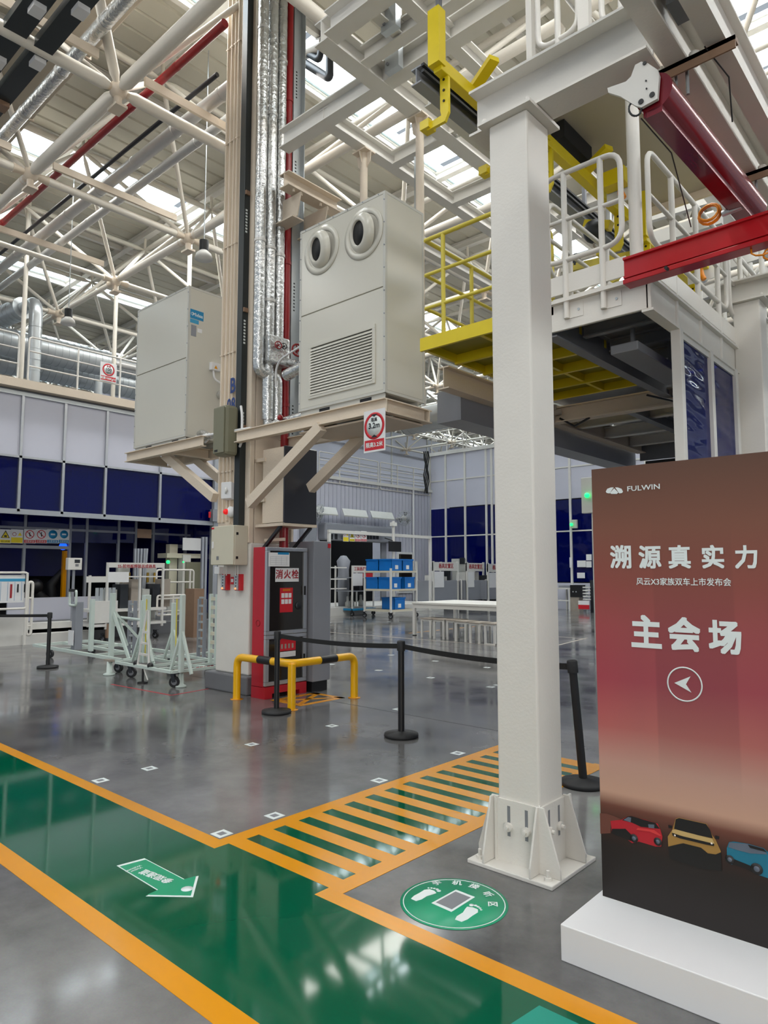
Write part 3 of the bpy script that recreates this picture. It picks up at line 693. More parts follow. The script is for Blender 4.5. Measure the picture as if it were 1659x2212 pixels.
B().box(-7.06, -7.045, 6.24, 6.26, .42, .52).build('handle', 'black', d2)
o = thing('grey_cabinet', 'tall plain grey metal cabinet standing behind the hydrant cabinet', 'cabinet', (-7.2, 6.5, 0))
B().box(-7.5, -6.98, 6.34, 6.66, .14, 2.03).build('housing', 'greyside', o, bevel=.008)
B().box(-7.45, -7.02, 6.36, 6.64, 0, .14).build('foot', 'black', o)
B().box(-6.98, -6.972, 6.60, 6.65, 1.94, 2.0).build('red_lamp', 'signred', o)
b = B().tube([(-7.18, 6.0, 2.2), (-7.18, 6.0, 1.93)], .045, 12).build('fire_riser', 'redpipe', label='short red pipe entering the top of the hydrant cabinet', cat='pipe')

# yellow guard rail
o = thing('guard_rail', 'bent yellow steel guard rail with black bands around the hydrant cabinet', 'guard rail', (-6.6, 5.7, 0))
hR = .53; A_, B_, C_ = Vector((-7.36, 5.39, 0)), Vector((-6.32, 5.41, 0)), Vector((-6.32, 6.46, 0)); zr = UZ*hR
b = B().tube(fil([A_, A_+zr, B_+zr, C_+zr, C_], .12, 6), .048, 16); b.build('rail_tube', 'yellow', o)
B().tube([B_, B_+zr*.99], .048, 16).build('post', 'yellow', o)
for P, Q, a, c in ((A_+zr, B_+zr, .42, .66), (B_+zr, C_+zr, .42, .68)):
    B().tube([P.lerp(Q, a), P.lerp(Q, c)], .0495, 16).build('black_band', 'black', o)
for P in (A_, B_, C_): B().disc(P, .08, UZ, .006, 20).build('foot_plate', 'floor_yellow', o)

# belt barriers
def stanchion(label, x, y, tilt=None, h=.93):
    o = thing('stanchion', label, 'barrier post', (x, y, 0), group='black belt barrier posts')
    B().lathe((x, y, 0), [(0, 0), (.165, 0), (.17, .015), (.165, .035), (.05, .05), (.045, .055), (0, .055)], UZ, 32).build('base', 'rubber', o)
    T = Vector((tilt[0], tilt[1], 1)).normalized() if tilt else UZ; P = Vector((x, y, .05))
    B().tube([P, P+T*(h-.14)], .031, 16).build('post', 'black', o)
    k = P+T*(h-.15)
    B().tube([k, k+T*.085, k+T*.095, k+T*.10], [.041, .041, .036, .02], 16).build('belt_head', 'rubber', o)
    return o, k+T*.045
S0, p0 = stanchion('black belt barrier post in front of the hydrant cabinet', -6.30, 5.17)
S1, p1 = stanchion('black belt barrier post between the guard rail and the white column', -4.50, 5.26)
S2, p2 = stanchion('black belt barrier post leaning over beside the advertising panel', -2.47, 5.0, (-.095, .03))
S3, p3 = stanchion('black belt barrier post at the far left beside the pale green trolleys', -12.1, 4.99)
def belt(o, a, b, sag=.02, name='belt'):
    d = (b-a); L = d.length; n = 14; bb = B(); vs = []
    nrm = d.cross(UZ).normalized()*.001
    for k in range(n+1):
        t_ = k/n; p = a.lerp(b, t_)-UZ*sag*4*t_*(1-t_)
        vs += [p-UZ*.024-nrm, p+UZ*.024-nrm, p+UZ*.024+nrm, p-UZ*.024+nrm]
    fs = [(i*4+k, i*4+(k+1) % 4, i*4+4+(k+1) % 4, i*4+4+k) for i in range(n) for k in range(4)]
    bb.add(vs, fs); return bb.build(name, 'belt', o)
belt(S0, p0, p1, .03); belt(S1, p1, p2, .03); belt(S3, p3, p3+Vector((-2.4, -2.0, .03)), .02)
# ================================================================ OVERHEAD STEEL, PLATFORM, CONVEYOR, CRANE
ZF = 7.2
o = thing('overhead_frame', 'white overhead steel framework of beams between the cream column and the platform', 'steel frame', (-5.1, 5.7, ZF))
fbn = [0]
def fb(p, q, w=.2, h=.26):
    fbn[0] += 1; dz = .0035*(fbn[0] % 9); p = (p[0], p[1], p[2]+dz); q = (q[0], q[1], q[2]+dz); B().ibeam(p, q, w, h, .016, .012).build('beam', 'beam', o)
fb((-5.08, 4.65, ZF+.13), (-5.08, 10.5, ZF+.13)); fb((-6.07, 5.6, ZF+.13), (-6.07, 10.5, ZF+.13), .16, .2); fb((-6.85, 5.62, ZF+.13), (-2.0, 5.62, ZF+.13), .18, .26)
fb((-4.98, 4.70, ZF+.13), (-2.0, 4.70, ZF+.13)); fb((-4.98, 5.22, ZF+.1), (-1.8, 5.22, ZF+.1), .14, .2)
fb((-4.1, 4.75, ZF+.1), (-4.1, 10.5, ZF+.1), .14, .2); fb((-3.0, 4.75, ZF+.13), (-3.0, 12, ZF+.13), .16, .22)
fb((-4.45, 4.75, ZF+.1), (-4.45, 5.2, ZF+.1), .12, .16); fb((-3.6, 4.75, ZF+.1), (-3.6, 5.2, ZF+.1), .12, .16)
for y_ in (6.9, 8.3, 9.7): fb((-6.0, y_, ZF+.13), (-2.0, y_, ZF+.13), .14, .2)
for k, (x, y_) in enumerate(((-4.4, 5.0), (-3.4, 5.0), (-4.75, 5.45))):
    q = B().box(x-.1, x+.1, y_-.04, y_+.04, ZF-.03, ZF+.42).build('junction_plate', 'galv', o)
    B().cyl((x-.05, y_-.04, ZF+.05), (x-.05, y_-.06, ZF+.05), .02, 6).build('bolt', 'grey', q)
B().box(-4.62, -4.42, 5.02, 5.2, ZF+.28, ZF+.9).build('control_housing', 'paper', o)
for x, y_, zt, z0 in ((-6.07, 6.35, ZF, 3.7), (-5.07, 6.30, ZF, 3.7)):
    B().tube([(x, y_, z0), (x, y_, zt)], .052, 12).build('hanger_post', 'cream', o)
    B().box(x-.12, x+.12, y_-.1, y_+.1, zt-.02, zt).build('head_plate', 'cream', o)
    b = B().prism([(x-.13, y_, zt-.02), (x+.13, y_, zt-.02), (x+.11, y_, zt-.16), (x+.04, y_, zt-.24), (x-.04, y_, zt-.24), (x-.11, y_, zt-.16)], (0, .012, 0)); b.build('gusset', 'cream', o)
    B().prism([(x, y_-.1, zt-.02), (x, y_+.1, zt-.02), (x, y_+.04, zt-.2), (x, y_-.04, zt-.2)], (.012, 0, 0)).build('gusset', 'cream', o)
# big pole and the upper guard rail loops
B().tube([(-2.04, 5.28, 3.9), (-2.04, 5.28, 8.4)], .052, 14).build('pole', 'white', label='tall round white pole rising from the platform corner to the overhead steel', cat='pole')
def loop(parent, a, b, z0, z1, r=.022, rad=.14, mid=None, posts=(), zdown=None, m='white', name='rail_loop'):
    a = Vector(a); b = Vector(b)
    pts = fil([a+UZ*z0, a+UZ*z1, b+UZ*z1, b+UZ*z0], rad, 5, closed=True)
    B().tube(pts, r, 10, closed=True).build(name, m, parent)
    if mid:
        for z in mid: B().tube([a+UZ*z, b+UZ*z], r*.85, 8).build('mid_rail', m, parent)
    for t_ in posts: 
        p = a.lerp(b, t_); B().tube([p+UZ*(zdown if zdown is not None else z0), p+UZ*z1], r*1.1, 10).build('post', m, parent)
o = thing('guard_rail', 'white rounded guard rail panel on the near edge of the platform', 'guard rail', (-2.45, 5.16, 3.7))
loop(o, (-2.80, 5.15, 0), (-2.10, 5.15, 0), 4.20, 4.96, mid=(4.55,), posts=(.3, .76), zdown=3.70)
for t_ in (.3, .76):
    x = -2.80+.7*t_; q = B().box(x-.03, x+.14, 5.165, 5.175, 3.70, 3.82).build('foot_bracket', 'white', o)
    B().cyl((x+.1, 5.16, 3.76), (x+.1, 5.17, 3.76), .012, 6).build('bolt', 'galv', q)
o = thing('guard_rail', 'long white guard rail running back along the right edge of the platform', 'guard rail', (-1.9, 7.5, 3.7))
loop(o, (-1.93, 5.27, 0), (-1.93, 7.3, 0), 4.22, 4.96, mid=(4.58,), posts=(.26, .56, .86), zdown=3.62)
loop(o, (-1.93, 7.4, 0), (-1.93, 9.6, 0), 4.22, 4.96, mid=(4.58,), posts=(.2, .5, .8), zdown=3.62)
loop(o, (-1.93, 9.7, 0), (-1.93, 11.0, 0), 4.22, 4.96, mid=(4.58,), posts=(.2, .8), zdown=3.62)
o = thing('guard_rail', 'white guard rail inside the platform beside the yellow conveyor carriers', 'guard rail', (-2.9, 7, 3.9))
loop(o, (-2.85, 5.35, 0), (-2.85, 7.4, 0), 4.22, 4.90, mid=(4.55,), posts=(.2, .6), zdown=3.9)
loop(o, (-2.85, 7.5, 0), (-2.85, 9.5, 0), 4.22, 4.90, mid=(4.55,), posts=(.2, .7), zdown=3.9)
o = thing('guard_rail', 'high white guard rail loops seen above the foreground beam', 'guard rail', (-2.8, 5.1, 5.9))
a, b = PY(1162, 60, 4.7), PY(1248, 20, 4.7)
loop(o, (a.x, 4.7, 0), (b.x, 4.7, 0), a.z-.2, a.z+.9, mid=(), posts=(.5,), zdown=5.4, rad=.12)
a = PY(1300, 30, 4.7); loop(o, (a.x, 4.7, 0), (a.x+.5, 4.7, 0), a.z-.1, a.z+1, posts=(.3,), zdown=5.6, rad=.12)
for px_ in (1147, 1265):
    p = PY(px_, 120, 4.7); B().bar((p.x, 4.7, 5.3), (p.x, 4.7, 7.2), .09 if px_ == 1265 else .05, .06).build('hanger', 'white', o)
B().box(-2.9, -1.6, 4.62, 4.78, 5.36, 5.44).build('floor_edge', 'white', o)
o = thing('guard_rail', 'yellow guard rail on the left part of the platform', 'guard rail', (-3.6, 5.18, 3.9))
B().tube([(-4.12, 5.2, 4.90), (-3.05, 5.2, 4.90)], .022, 10).build('top_rail', 'rail_yellow', o)
for z in (4.54, 4.20): B().tube([(-4.12, 5.2, z), (-3.05, 5.2, z)], .018, 8).build('mid_rail', 'rail_yellow', o)
for x in (-3.90, -3.2): B().tube([(x, 5.2, 3.86), (x, 5.2, 4.90)], .022, 10).build('post', 'rail_yellow', o)
B().tube([(-4.12, 5.2, 4.9), (-4.12, 7.7, 4.9)], .022, 10).build('top_rail', 'rail_yellow', o)
for z in (4.54, 4.20): B().tube([(-4.12, 5.2, z), (-4.12, 7.7, z)], .018, 8).build('mid_rail', 'rail_yellow', o)
for y_ in (6.0, 6.9, 7.7): B().tube([(-4.12, y_, 3.86), (-4.12, y_, 4.9)], .022, 10).build('post', 'rail_yellow', o)
B().tube(fil([(-2.95, 5.3, 4.2), (-2.95, 5.3, 4.75), (-2.95, 5.6, 4.75), (-2.95, 5.6, 4.1)], .1), .02, 8).build('hoop', 'rail_yellow', o)
# platform
o = thing('platform', 'raised steel platform with a yellow left half and a white right half', 'platform', (-3, 7, 3.6))
for y0, y1 in ((5.2, 7.8),):
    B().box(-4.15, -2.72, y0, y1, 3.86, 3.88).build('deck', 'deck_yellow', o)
    B().box(-4.17, -2.72, y0-.03, y0, 3.77, 3.90).build('edge_beam', 'conv_yellow', o); B().box(-4.17, -2.72, y1, y1+.03, 3.77, 3.90).build('edge_beam', 'conv_yellow', o)
    for x in (-4.16, -3.5, -3.05): B().box(x, x+.04, y0, y1, 3.78, 3.86).build('deck_rib', 'conv_yellow', o)
    for k in range(1, 5): B().box(-4.15, -2.75, y0+k*.52, y0+k*.52+.04, 3.76, 3.86).build('deck_rib', 'conv_yellow', o)
B().ibeam((-4.32, 5.75, 3.66), (-4.32, 11.1, 3.66), .14, .24).build('side_beam', 'cream', o)
B().box(-4.75, -4.42, 6.2, 11.1, 3.30, 3.66).build('side_box', 'greyside', o)
B().ibeam((-2.76, 5.2, 3.72), (-2.76, 8.1, 3.72), .10, .26).build('inner_beam', 'grey', o)
B().ibeam((-4.3, 7.95, 3.6), (-1.95, 7.95, 3.6), .14, .2).build('cross_beam', 'cream', o)
B().box(-2.78, -1.90, 5.17, 5.20, 3.62, 3.90).build('fascia', 'white', o, bevel=.004)
B().box(-2.78, -1.90, 5.12, 5.17, 3.84, 3.87).build('fascia_rail', 'white', o); B().box(-2.78, -2.08, 5.15, 5.17, 3.92, 4.08).build('toe_board', 'white', o)
B().box(-1.94, -1.91, 5.17, 11.1, 3.92, 4.08).build('toe_board', 'white', o)
B().ibeam((-1.93, 5.17, 3.74), (-1.93, 11.1, 3.74), .09, .28, .02).build('side_beam', 'white', o)
B().box(-2.70, -1.95, 5.2, 7.85, 3.84, 3.86).build('deck', 'grey', o); B().box(-4.3, -1.95, 8.05, 11.1, 3.84, 3.86).build('deck', 'grey', o)
for k in range(4): B().ibeam((-2.7, 5.7+k*.55, 3.76), (-1.97, 5.7+k*.55, 3.76), .06, .12).build('joist', 'grey', o)
for y_ in (8.8, 9.7, 10.6): B().ibeam((-4.3, y_, 3.66), (-1.97, y_, 3.66), .1, .16).build('joist', 'white2', o)
B().ibeam((-3.3, 8.0, 3.62), (-3.3, 11.1, 3.62), .1, .16).build('joist', 'grey', o); B().bar((-2.7, 8.0, 3.56), (-2.6, 10.9, 3.56), .06, .08).build('joist', 'steel_dark', o)
B().box(-4.35, -1.95, 11.1, 11.14, 3.42, 3.86).build('edge_beam', 'grey', o)
b = B().tube([(-2.76, 7.3, 3.5), (-2.5, 7.9, 3.46), (-2.1, 8.0, 3.42), (-1.97, 8.0, 3.5)], .012, 6).build('hanging_cable', 'black', o)
B().tube([(-4.1, 7.9, 3.55), (-3.9, 7.9, 3.42), (-3.7, 7.9, 3.5)], .014, 6).build('hanging_cable', 'black', o)
b = B(); b.tube([(-4.2, 7.85, 3.5), (-4.15, 7.82, 3.72)], .05, 8); b.tube([(-4.22, 7.8, 3.6), (-4.05, 7.85, 3.62)], .035, 8); b.build('pipe_flange', 'wood', o)
o = thing('platform_lamp', 'long grey lamp housing hanging under the white part of the platform', 'lamp', (-2.3, 6.2, 3.5))
B().box(-2.42, -2.18, 5.6, 6.9, 3.46, 3.54).build('housing', 'grey', o, bevel=.01)
for y_ in (5.8, 6.7): B().bar((-2.3, y_, 3.53), (-2.3, y_, 3.84), .03, .03).build('hanger', 'grey', o)
o = thing('spiral_duct', 'short galvanised spiral duct behind the air handler with round outlets', 'duct', (-5, 8.3, 3.4))
b = B(); pts = [PZ(905, 868, 3.75), PZ(940, 862, 3.75), PZ(1000, 850, 3.75)]
b.tube([(-6.9, 8.2, 3.95), (-4.6, 8.1, 3.95)], .19, 20)
for k in range(22): b.tube([(-6.9+k*.105, 8.2, 3.95), (-6.88+k*.105, 8.2, 3.95)], .196, 20)
b.build('duct_body', 'galv', o)
# blue film enclosure under the platform's right edge
o = thing('film_enclosure', 'blue tinted film panels in white posts under the right edge of the platform', 'partition', (-1.93, 6.6, 0))
for y0, y1 in ((5.84, 6.54), (6.62, 7.32), (8.3, 9.1), (9.2, 10.1)): B().box(-1.925, -1.915, y0, y1, .1, 3.55).build('film_panel', 'bluefilm', o)
for y_ in (5.74, 6.54, 7.32, 8.24, 9.1, 10.1): B().box(-1.96, -1.88, y_, y_+.075, 0, 3.62).build('post', 'white2', o, bevel=.004)
B().box(-1.94, -1.90, 5.8, 10.1, 3.55, 3.60).build('head_rail', 'white2', o)
B().box(-4.3, -1.98, 11.2, 11.25, 1.8, 3.42).build('dark_curtain', 'dark', label='black curtain hanging at the far end under the platform', cat='curtain')
# ceiling plate above the carriers
o = thing('guard_plate', 'large flat beige guard sheet hanging above the platform', 'guard sheet', (-2.6, 6.6, 6.0))
B().box(-3.12, -2.02, 5.0, 8.1, 6.0, 6.02).build('sheet', 'shade_plate', o)
B().bar((-3.15, 8.12, 5.98), (-2.0, 8.12, 5.98), .05, .14).build('edge_angle', 'cream', o); B().bar((-2.0, 5.0, 6.0), (-2.0, 8.1, 6.0), .05, .08).build('edge_angle', 'cream', o)
for x in (-3.0, -2.3): B().bar((x, 8.0, 6.02), (x, 8.0, 7.2), .04, .04).build('hanger', 'white', o)
# conveyor track
o = thing('conveyor_track', 'grey conveyor rail with dark twin bars running back under the overhead frame', 'conveyor', (-3.4, 6, 5.6))
TX = -3.66
B().ibeam((TX, 4.5, 6.02), (TX, 13.0, 6.02), .11, .16).build('rail_beam', 'greyside', o)
for dx in (-.03, .03): B().bar((TX+.075, 4.5, 6.06+dx), (TX+.075, 13.0, 6.06+dx), .03, .025).build('conductor_bar', 'steel_dark', o)
for y_ in (4.95, 6.5, 8.0, 9.5): B().bar((TX-.08, y_, 6.0), (TX-.08, y_, ZF), .04, .05).build('hanger', 'greyside', o)
o2 = thing('conveyor_track', 'second grey conveyor rail running left of the yellow carriers', 'conveyor', (-4.2, 7, 5.5))
B().ibeam((-4.15, 5.3, 6.5), (-4.15, 13.0, 6.5), .1, .2).build('rail_beam', 'beam', o2)
B().ibeam((-5.6, 6.5, 6.0), (-5.6, 14.0, 6.0), .12, .18).build('rail_beam', 'beam', o2)
for y_ in (6.9, 9.7): B().bar((-4.15, y_, 6.6), (-4.15, y_, ZF), .06, .06).build('hanger', 'galv', o2); B().bar((-5.6, y_, 6.1), (-5.6, y_, ZF), .06, .06).build('hanger', 'galv', o2)
def carrier(label, x, y0, y1, z):
    o = thing('conveyor_carrier', label, 'conveyor carrier', (x, (y0+y1)/2, z-.4), group='yellow conveyor carriers')
    B().bar((x, y0, z), (x, y1, z), .09, .12).build('main_bar', 'conv_yellow', o, bevel=.006)
    B().box(x-.06, x+.06, y0-.06, y0+.04, z-.02, z+.5).build('hanger_leg', 'conv_yellow', o)
    for y_ in (y0+.1, y1-.2):
        prof = [(x-.05, z+.02), (x+.04, z+.02), (x+.04, z-.40), (x-.0, z-.47), (x-.2, z-.47), (x-.2, z-.41), (x-.04, z-.40), (x-.05, z-.35)]
        a = B().prism([(px_, y_, pz) for px_, pz in prof], (0, .03, 0)).build('hook_arm', 'conv_yellow', o)
        for k in range(3): B().cyl((x-.005, y_-.002, z-.08-k*.1), (x-.005, y_-.008, z-.08-k*.1), .012, 8).build('bolt', 'black', a)
        B().box(x-.26, x-.16, y_-.03, y_+.08, z-.46, z-.38).build('foot_clamp', 'conv_yellow', o)
    ym = (y0+y1)/2
    B().bar((x-.05, ym-.05, z+.06), (x+.32, ym-.2, z+.14), .10, .05).build('cross_arm', 'conv_yellow', o)
    B().box(x+.12, x+.36, ym+.05, ym+.2, z-.1, z+.06).build('clamp_plate', 'conv_yellow', o)
    B().box(x+.1, x+.42, ym+.22, ym+.24, z-.22, z+.14).build('bracket_plate', 'paper', o)
    B().tube([(x+.3, ym+.1, z-.1), (x+.3, ym+.1, z-.2), (x+.33, ym+.1, z-.26)], [.02, .035, .03], 8).build('latch', 'orange', o)
    return o
p, q = PZ(945, 140, 6.05), PZ(1070, 262, 6.05)
c1 = carrier('nearest yellow conveyor carrier with hooked arms, left of the foreground column top', p.x, p.y, q.y+.25, 6.05)
p = PZ(1172, 300, 5.65)
c2 = carrier('yellow conveyor carrier under the beige guard sheet behind the foreground column', p.x, p.y, p.y+1.9, 5.65)
dup(c2, c2.location+Vector((.15, 2.0, -.25)), 'yellow conveyor carrier further back, seen through the rounded guard rail')
o = thing('chain_hoist', 'black chain hoist body hanging beside the foreground column top', 'hoist', (-3, 6, 5.8))
p = PZ(1205, 285, 5.95); B().prism([(p.x-.1, p.y-.1, 5.8), (p.x+.12, p.y-.1, 5.8), (p.x+.12, p.y+.5, 5.8), (p.x-.1, p.y+.5, 5.8)], (0, 0, .18)).build('body', 'dark', o)
b = B()
for k in range(9): b.tube([(p.x-.02+.012*math.cos(a*.9), p.y-.14+.006*(k % 2), 5.95-k*.03+.018*math.sin(a*.9)) for a in range(7)], .004, 5, closed=True)
b.build('chain', 'galv', o, kind='stuff')
# yellow cross pieces lower, behind the red girder
o = thing('transfer_fork', 'pale yellow crossed lifting fork on the platform behind the guard rail', 'conveyor carrier', (-3.4, 8.2, 4.4))
for a, c, w in (((1235, 580), (1400, 545), .09), ((1295, 560), (1330, 610), .08), ((1330, 600), (1365, 555), .08), ((1400, 605), (1440, 660), .07)):
    B().bar(PY(*a, 8.0), PY(*c, 8.0), w, w).build('fork_bar', 'rail_yellow', o)
B().cyl(PY(1245, 575, 8.0), PY(1245, 550, 8.0), .05, 10).build('motor', 'steel_dark', o); B().cyl(PY(1392, 540, 8.0), PY(1392, 505, 8.0), .06, 10).build('motor', 'wood', o)
o = thing('hook_block', 'brown hoist hook block hanging below the conveyor rail', 'hoist', (-3.3, 7.5, 4.9))
p = PY(1285, 500, 7.5); B().ball(p, .14, 8).build('block', 'steel_dark', o); B().bar(p+Vector((-.12, 0, .12)), p+Vector((.2, 0, .0)), .1, .1).build('yellow_frame', 'conv_yellow', o)
B().tube([p+Vector((.03+.05*math.cos(a*.7), 0, -.16+.05*math.sin(a*.7))) for a in range(8)], .012, 6).build('hook', 'wood', o)
# stacked white cross members beyond (a stair-like second frame)
o = thing('rear_steel_frame', 'ladder of white cross beams and posts behind the red girder', 'steel frame', (-1.5, 10, 3.9))
for k, (a, c) in enumerate((((1405, 520), (1560, 470)), ((1395, 560), (1600, 492)), ((1420, 620), (1640, 548)), ((1440, 660), (1659, 590)), ((1400, 470), (1530, 430)))):
    y_ = 10.5+k*.5; B().bar(PY(*a, y_), PY(*c, y_), .10, .2).build('cross_beam', 'white2', o)
for px_ in (1455, 1510, 1560, 1600, 1620, 1645):
    p = PY(px_, 560, 9.0+px_ % 7*.2); B().tube([(p.x, p.y, 3.6), (p.x, p.y, 5.6)], .03, 8).build('post', 'white2', o)
for a, c in (((1450, 700), (1520, 560)), ((1540, 690), (1640, 580)), ((1560, 520), (1650, 640))):
    B().tube([PY(*a, 9.8), PY(*c, 9.8)], .03, 8).build('brace', 'white2', o)
b = B().tube([PY(1470+k*6, 600+10*math.sin(k*.8), 9.6) for k in range(10)], .035, 8).build('corrugated_hose', 'foil', o)
# crane runway above the right, red rail
o = thing('crane_runway', 'pair of long white runway beams crossing overhead at top right', 'beam', (-1.1, 5, 4.36))
B().ibeam((-1.18, 2.2, 4.52), (-1.18, 9.5, 4.52), .115, .30, .016).build('runway_beam', 'white', o); B().ibeam((-.98, 2.2, 4.54), (-.98, 9.5, 4.54), .10, .30, .016).build('runway_beam', 'white', o)
B().ibeam((-1.25, 3.25, 4.86), (1.5, 3.25, 4.86), .14, .26).build('upper_beam', 'white', o)
for y_ in (3.72, 5.12):
    B().box(-1.34, -.88, y_-.03, y_+.03, 4.345, 4.37).build('clamp_channel', 'rust', o); B().box(-1.34, -.88, y_-.03, y_-.02, 4.30, 4.37).build('clamp_channel', 'rust', o)
    for x in (-1.27, -1.09): B().tube([(x, y_, 4.33), (x, y_, 4.395)], .028, 10).build('clamp_cup', 'beam', o)
    for x in (-1.20, -1.14): B().tube([(x, y_+.03, 4.20), (x, y_+.03, 4.37)], .01, 6).build('hanger_rod', 'galv', o)
B().box(-1.13, -1.0, 3.42, 3.60, 4.50, 4.68).build('splice_plate', 'greyside', o)
B().tube([(-1.02, 3.66, 4.36), (-.97, 3.9, 4.3), (-1.0, 4.05, 4.13)], .004, 5).build('cable', 'black', o)
o = thing('crane_bridge', 'dark red round topped crane rail with a white end plate', 'crane', (-1.2, 4.1, 4.0))
P, Q = Vector((-1.225, 3.47, 4.10)), Vector((-1.165, 5.1, 4.10)); dd = (Q-P).normalized()
B().tube([P, Q], .098, 24).build('rail_tube', 'cylinder', o)
B().bar(P-UZ*.105, Q-UZ*.105, .085, .035).build('rail_flange', 'cylinder', o); B().bar(P+Vector((-.05, 0, -.09)), Q+Vector((-.05, 0, -.09)), .012, .05).build('rail_rib', 'cylinder', o)
pl = [(1312, 190), (1352, 176), (1363, 165), (1372, 140), (1385, 133), (1400, 137), (1420, 150), (1424, 162), (1420, 213), (1385, 232), (1372, 228), (1340, 208), (1314, 200)]
ep = B().prism([PY(a, c, 3.44) for a, c in pl], (0, .02, 0)).build('end_plate', 'white2', o)
for a, c, r in ((1393, 137, .010), (1409, 205, .014), (1385, 220, .014), (1396, 175, .004), (1397, 192, .004)):
    p = PY(a, c, 3.44); B().cyl(p, p-UY*.006, r, 12).build('bolt_hole', 'black', ep)
p = PY(1360, 205, 3.44)
b = B()
for k in range(3): b.tube([PY(1372+14*math.cos(a*.7+k), 235+16*math.sin(a*.7+k), 3.45+k*.01) for a in range(9)], .005, 5, closed=True)
b.tube([PY(1385, 256, 3.5), PY(1450, 330, 3.95), Vector((-1.45, 4.72, 3.93))], .004, 5); b.build('cable_loop', 'darkgreen', o)
o = thing('red_girder', 'bright red steel girder with orange air hoses hanging across the right side', 'girder', (-1.0, 4.78, 3.7))
a, c = Vector((-1.95, 4.83, 3.79)), Vector((1.6, 4.70, 3.79))
B().bar(a, c, .07, .17).build('web', 'girder', o, bevel=.004)
B().bar(a+UZ*.09, c+UZ*.09, .11, .02).build('top_flange', 'girder', o, bevel=.004); B().bar(a-UZ*.085, c-UZ*.085, .12, .035).build('bottom_flange', 'girder', o, bevel=.004)
B().bar(a+Vector((0, -.045, -.05)), c+Vector((0, -.045, -.05)), .02, .015).build('lip', 'girder', o)
B().cyl((-1.62, 4.74, 3.69), (-1.62, 4.70, 3.69), .012, 8).build('stop_bolt', 'black', o)
p = PY(1532, 462, 4.78)
b = B()
b.tube([p+Vector((.075*math.cos(k*.45)*(1-.004*k), .02*math.sin(k*.1), .07*math.sin(k*.45)*(1-.006*k))) for k in range(56)], .007, 6); b.build('air_hose', 'orange', o)
b = B().ball(p+Vector((.14, 0, .01)), .035).tube([p+Vector((.08, 0, -.03)), p+Vector((.2, 0, -.02))], .022, 8).tube([p+Vector((.12, 0, 0)), p+Vector((.15, 0, .12))], .018, 8); b.build('trolley', 'galv', o)
b = B().tube([PY(1625+18*k/6, 535+60*k/60*1.0+0, 4.78)+Vector((.045*math.cos(k*.7), .04*math.sin(k*.7), .045*math.sin(k*.7))) for k in range(40)], .006, 6); b.build('coiled_hose', 'orange', o)
# ceiling pipes and services on the left
def ceilpipe(nm, label, y_, z, r, m, xa=-60, xb=-8.34, n=14, bands=True):
    o = thing(nm, label, 'pipe', (-14, y_, z-r))
    B().tube([(xa, y_, z), (xb, y_, z)], r, n).build('pipe_body', m, o)
    if bands:
        for k in range(12):
            x = -8.6-k*1.35
            B().tube([(x, y_, z), (x-.06, y_, z)], r*1.06, n).build('band', 'foil_smooth' if m != 'redpipe' else 'redpipe', o)
    return o
ceilpipe('sprinkler_pipe', 'long dark red sprinkler pipe crossing under the roof at upper left', 5.04, 9.0, .058, 'redpipe', xb=-7.42)
ceilpipe('insulated_pipe', 'thicker of the two silver pipes under the roof left of the column', 5.83, 9.0, .105, 'foil_smooth')
ceilpipe('insulated_pipe', 'thinner silver pipe under the roof, lowest of the pair', 6.25, 9.0, .08, 'foil_smooth')
ceilpipe('conduit', 'dark grey conduit running above the pair of silver roof pipes', 5.55, 9.02, .035, 'steel_dark', bands=False)
ceilpipe('insulated_pipe', 'crumpled foil pipe crossing the upper left corner', 3.95, 9.0, .095, 'foil', xb=-3)
o = thing('air_duct', 'large smooth beige rectangular duct at the top left', 'duct', (-12, 3.3, 9.5))
B().box(-40, -4, 3.55, 4.45, 9.6, 10.2).build('duct_body', 'shade_plate', o, bevel=.02)
for k in range(10): B().box(-8-k*2.2, -7.97-k*2.2, 3.53, 4.47, 9.58, 10.22).build('duct_flange', 'cream', o)
for i, (y_, z, w) in enumerate(((3.38, 8.6, .24), (3.02, 8.62, .28))):
    o = thing('cable_trunking', ('dark cable trunking nearest the beige duct in the top left corner', 'darker cable trunking in the extreme top left corner')[i], 'trunking', (-10, y_, z))
    B().bar((-30, y_, z), (-3, y_, z), w, .12).build('trunking_body', 'darkgreen', o)
    B().bar((-30, y_+w*.6, z+.05), (-3, y_+w*.6, z+.05), .02, .05).build('trunking_lip', 'greyside', o)
    for k in range(6): B().box(-8.2-k*1.3-i*.4, -8.0-k*1.3-i*.4, y_-.05, y_+.1, z-.13, z-.06).build('lamp_block', 'paper' if k % 3 != 2 else 'rust', o)
for k, (x, y0, y1) in enumerate(((-9.0, 1.5, 4.05), (-9.0, 4.75, 7.2), (-12.17, 4.75, 7.2), (-15.3, 4.75, 7.2), (-12.17, 1.5, 4.05))):
    B().bar((x, y0, 8.83), (x, y1, 8.83), .06, .14).build('pipe_support_beam', 'cream', label=None) if False else None
    o = B().bar((x, y0, 8.80), (x, y1, 8.80), .05, .13).build('pipe_support_beam', 'cream', label=('cream channel under the foil pipe near the top left', 'cream channel carrying the silver pipes just left of the column', 'cream channel carrying the silver pipes, middle of the row', 'cream channel carrying the silver pipes, furthest from the column', 'cream channel under the foil pipe at the left edge')[k], cat='beam')
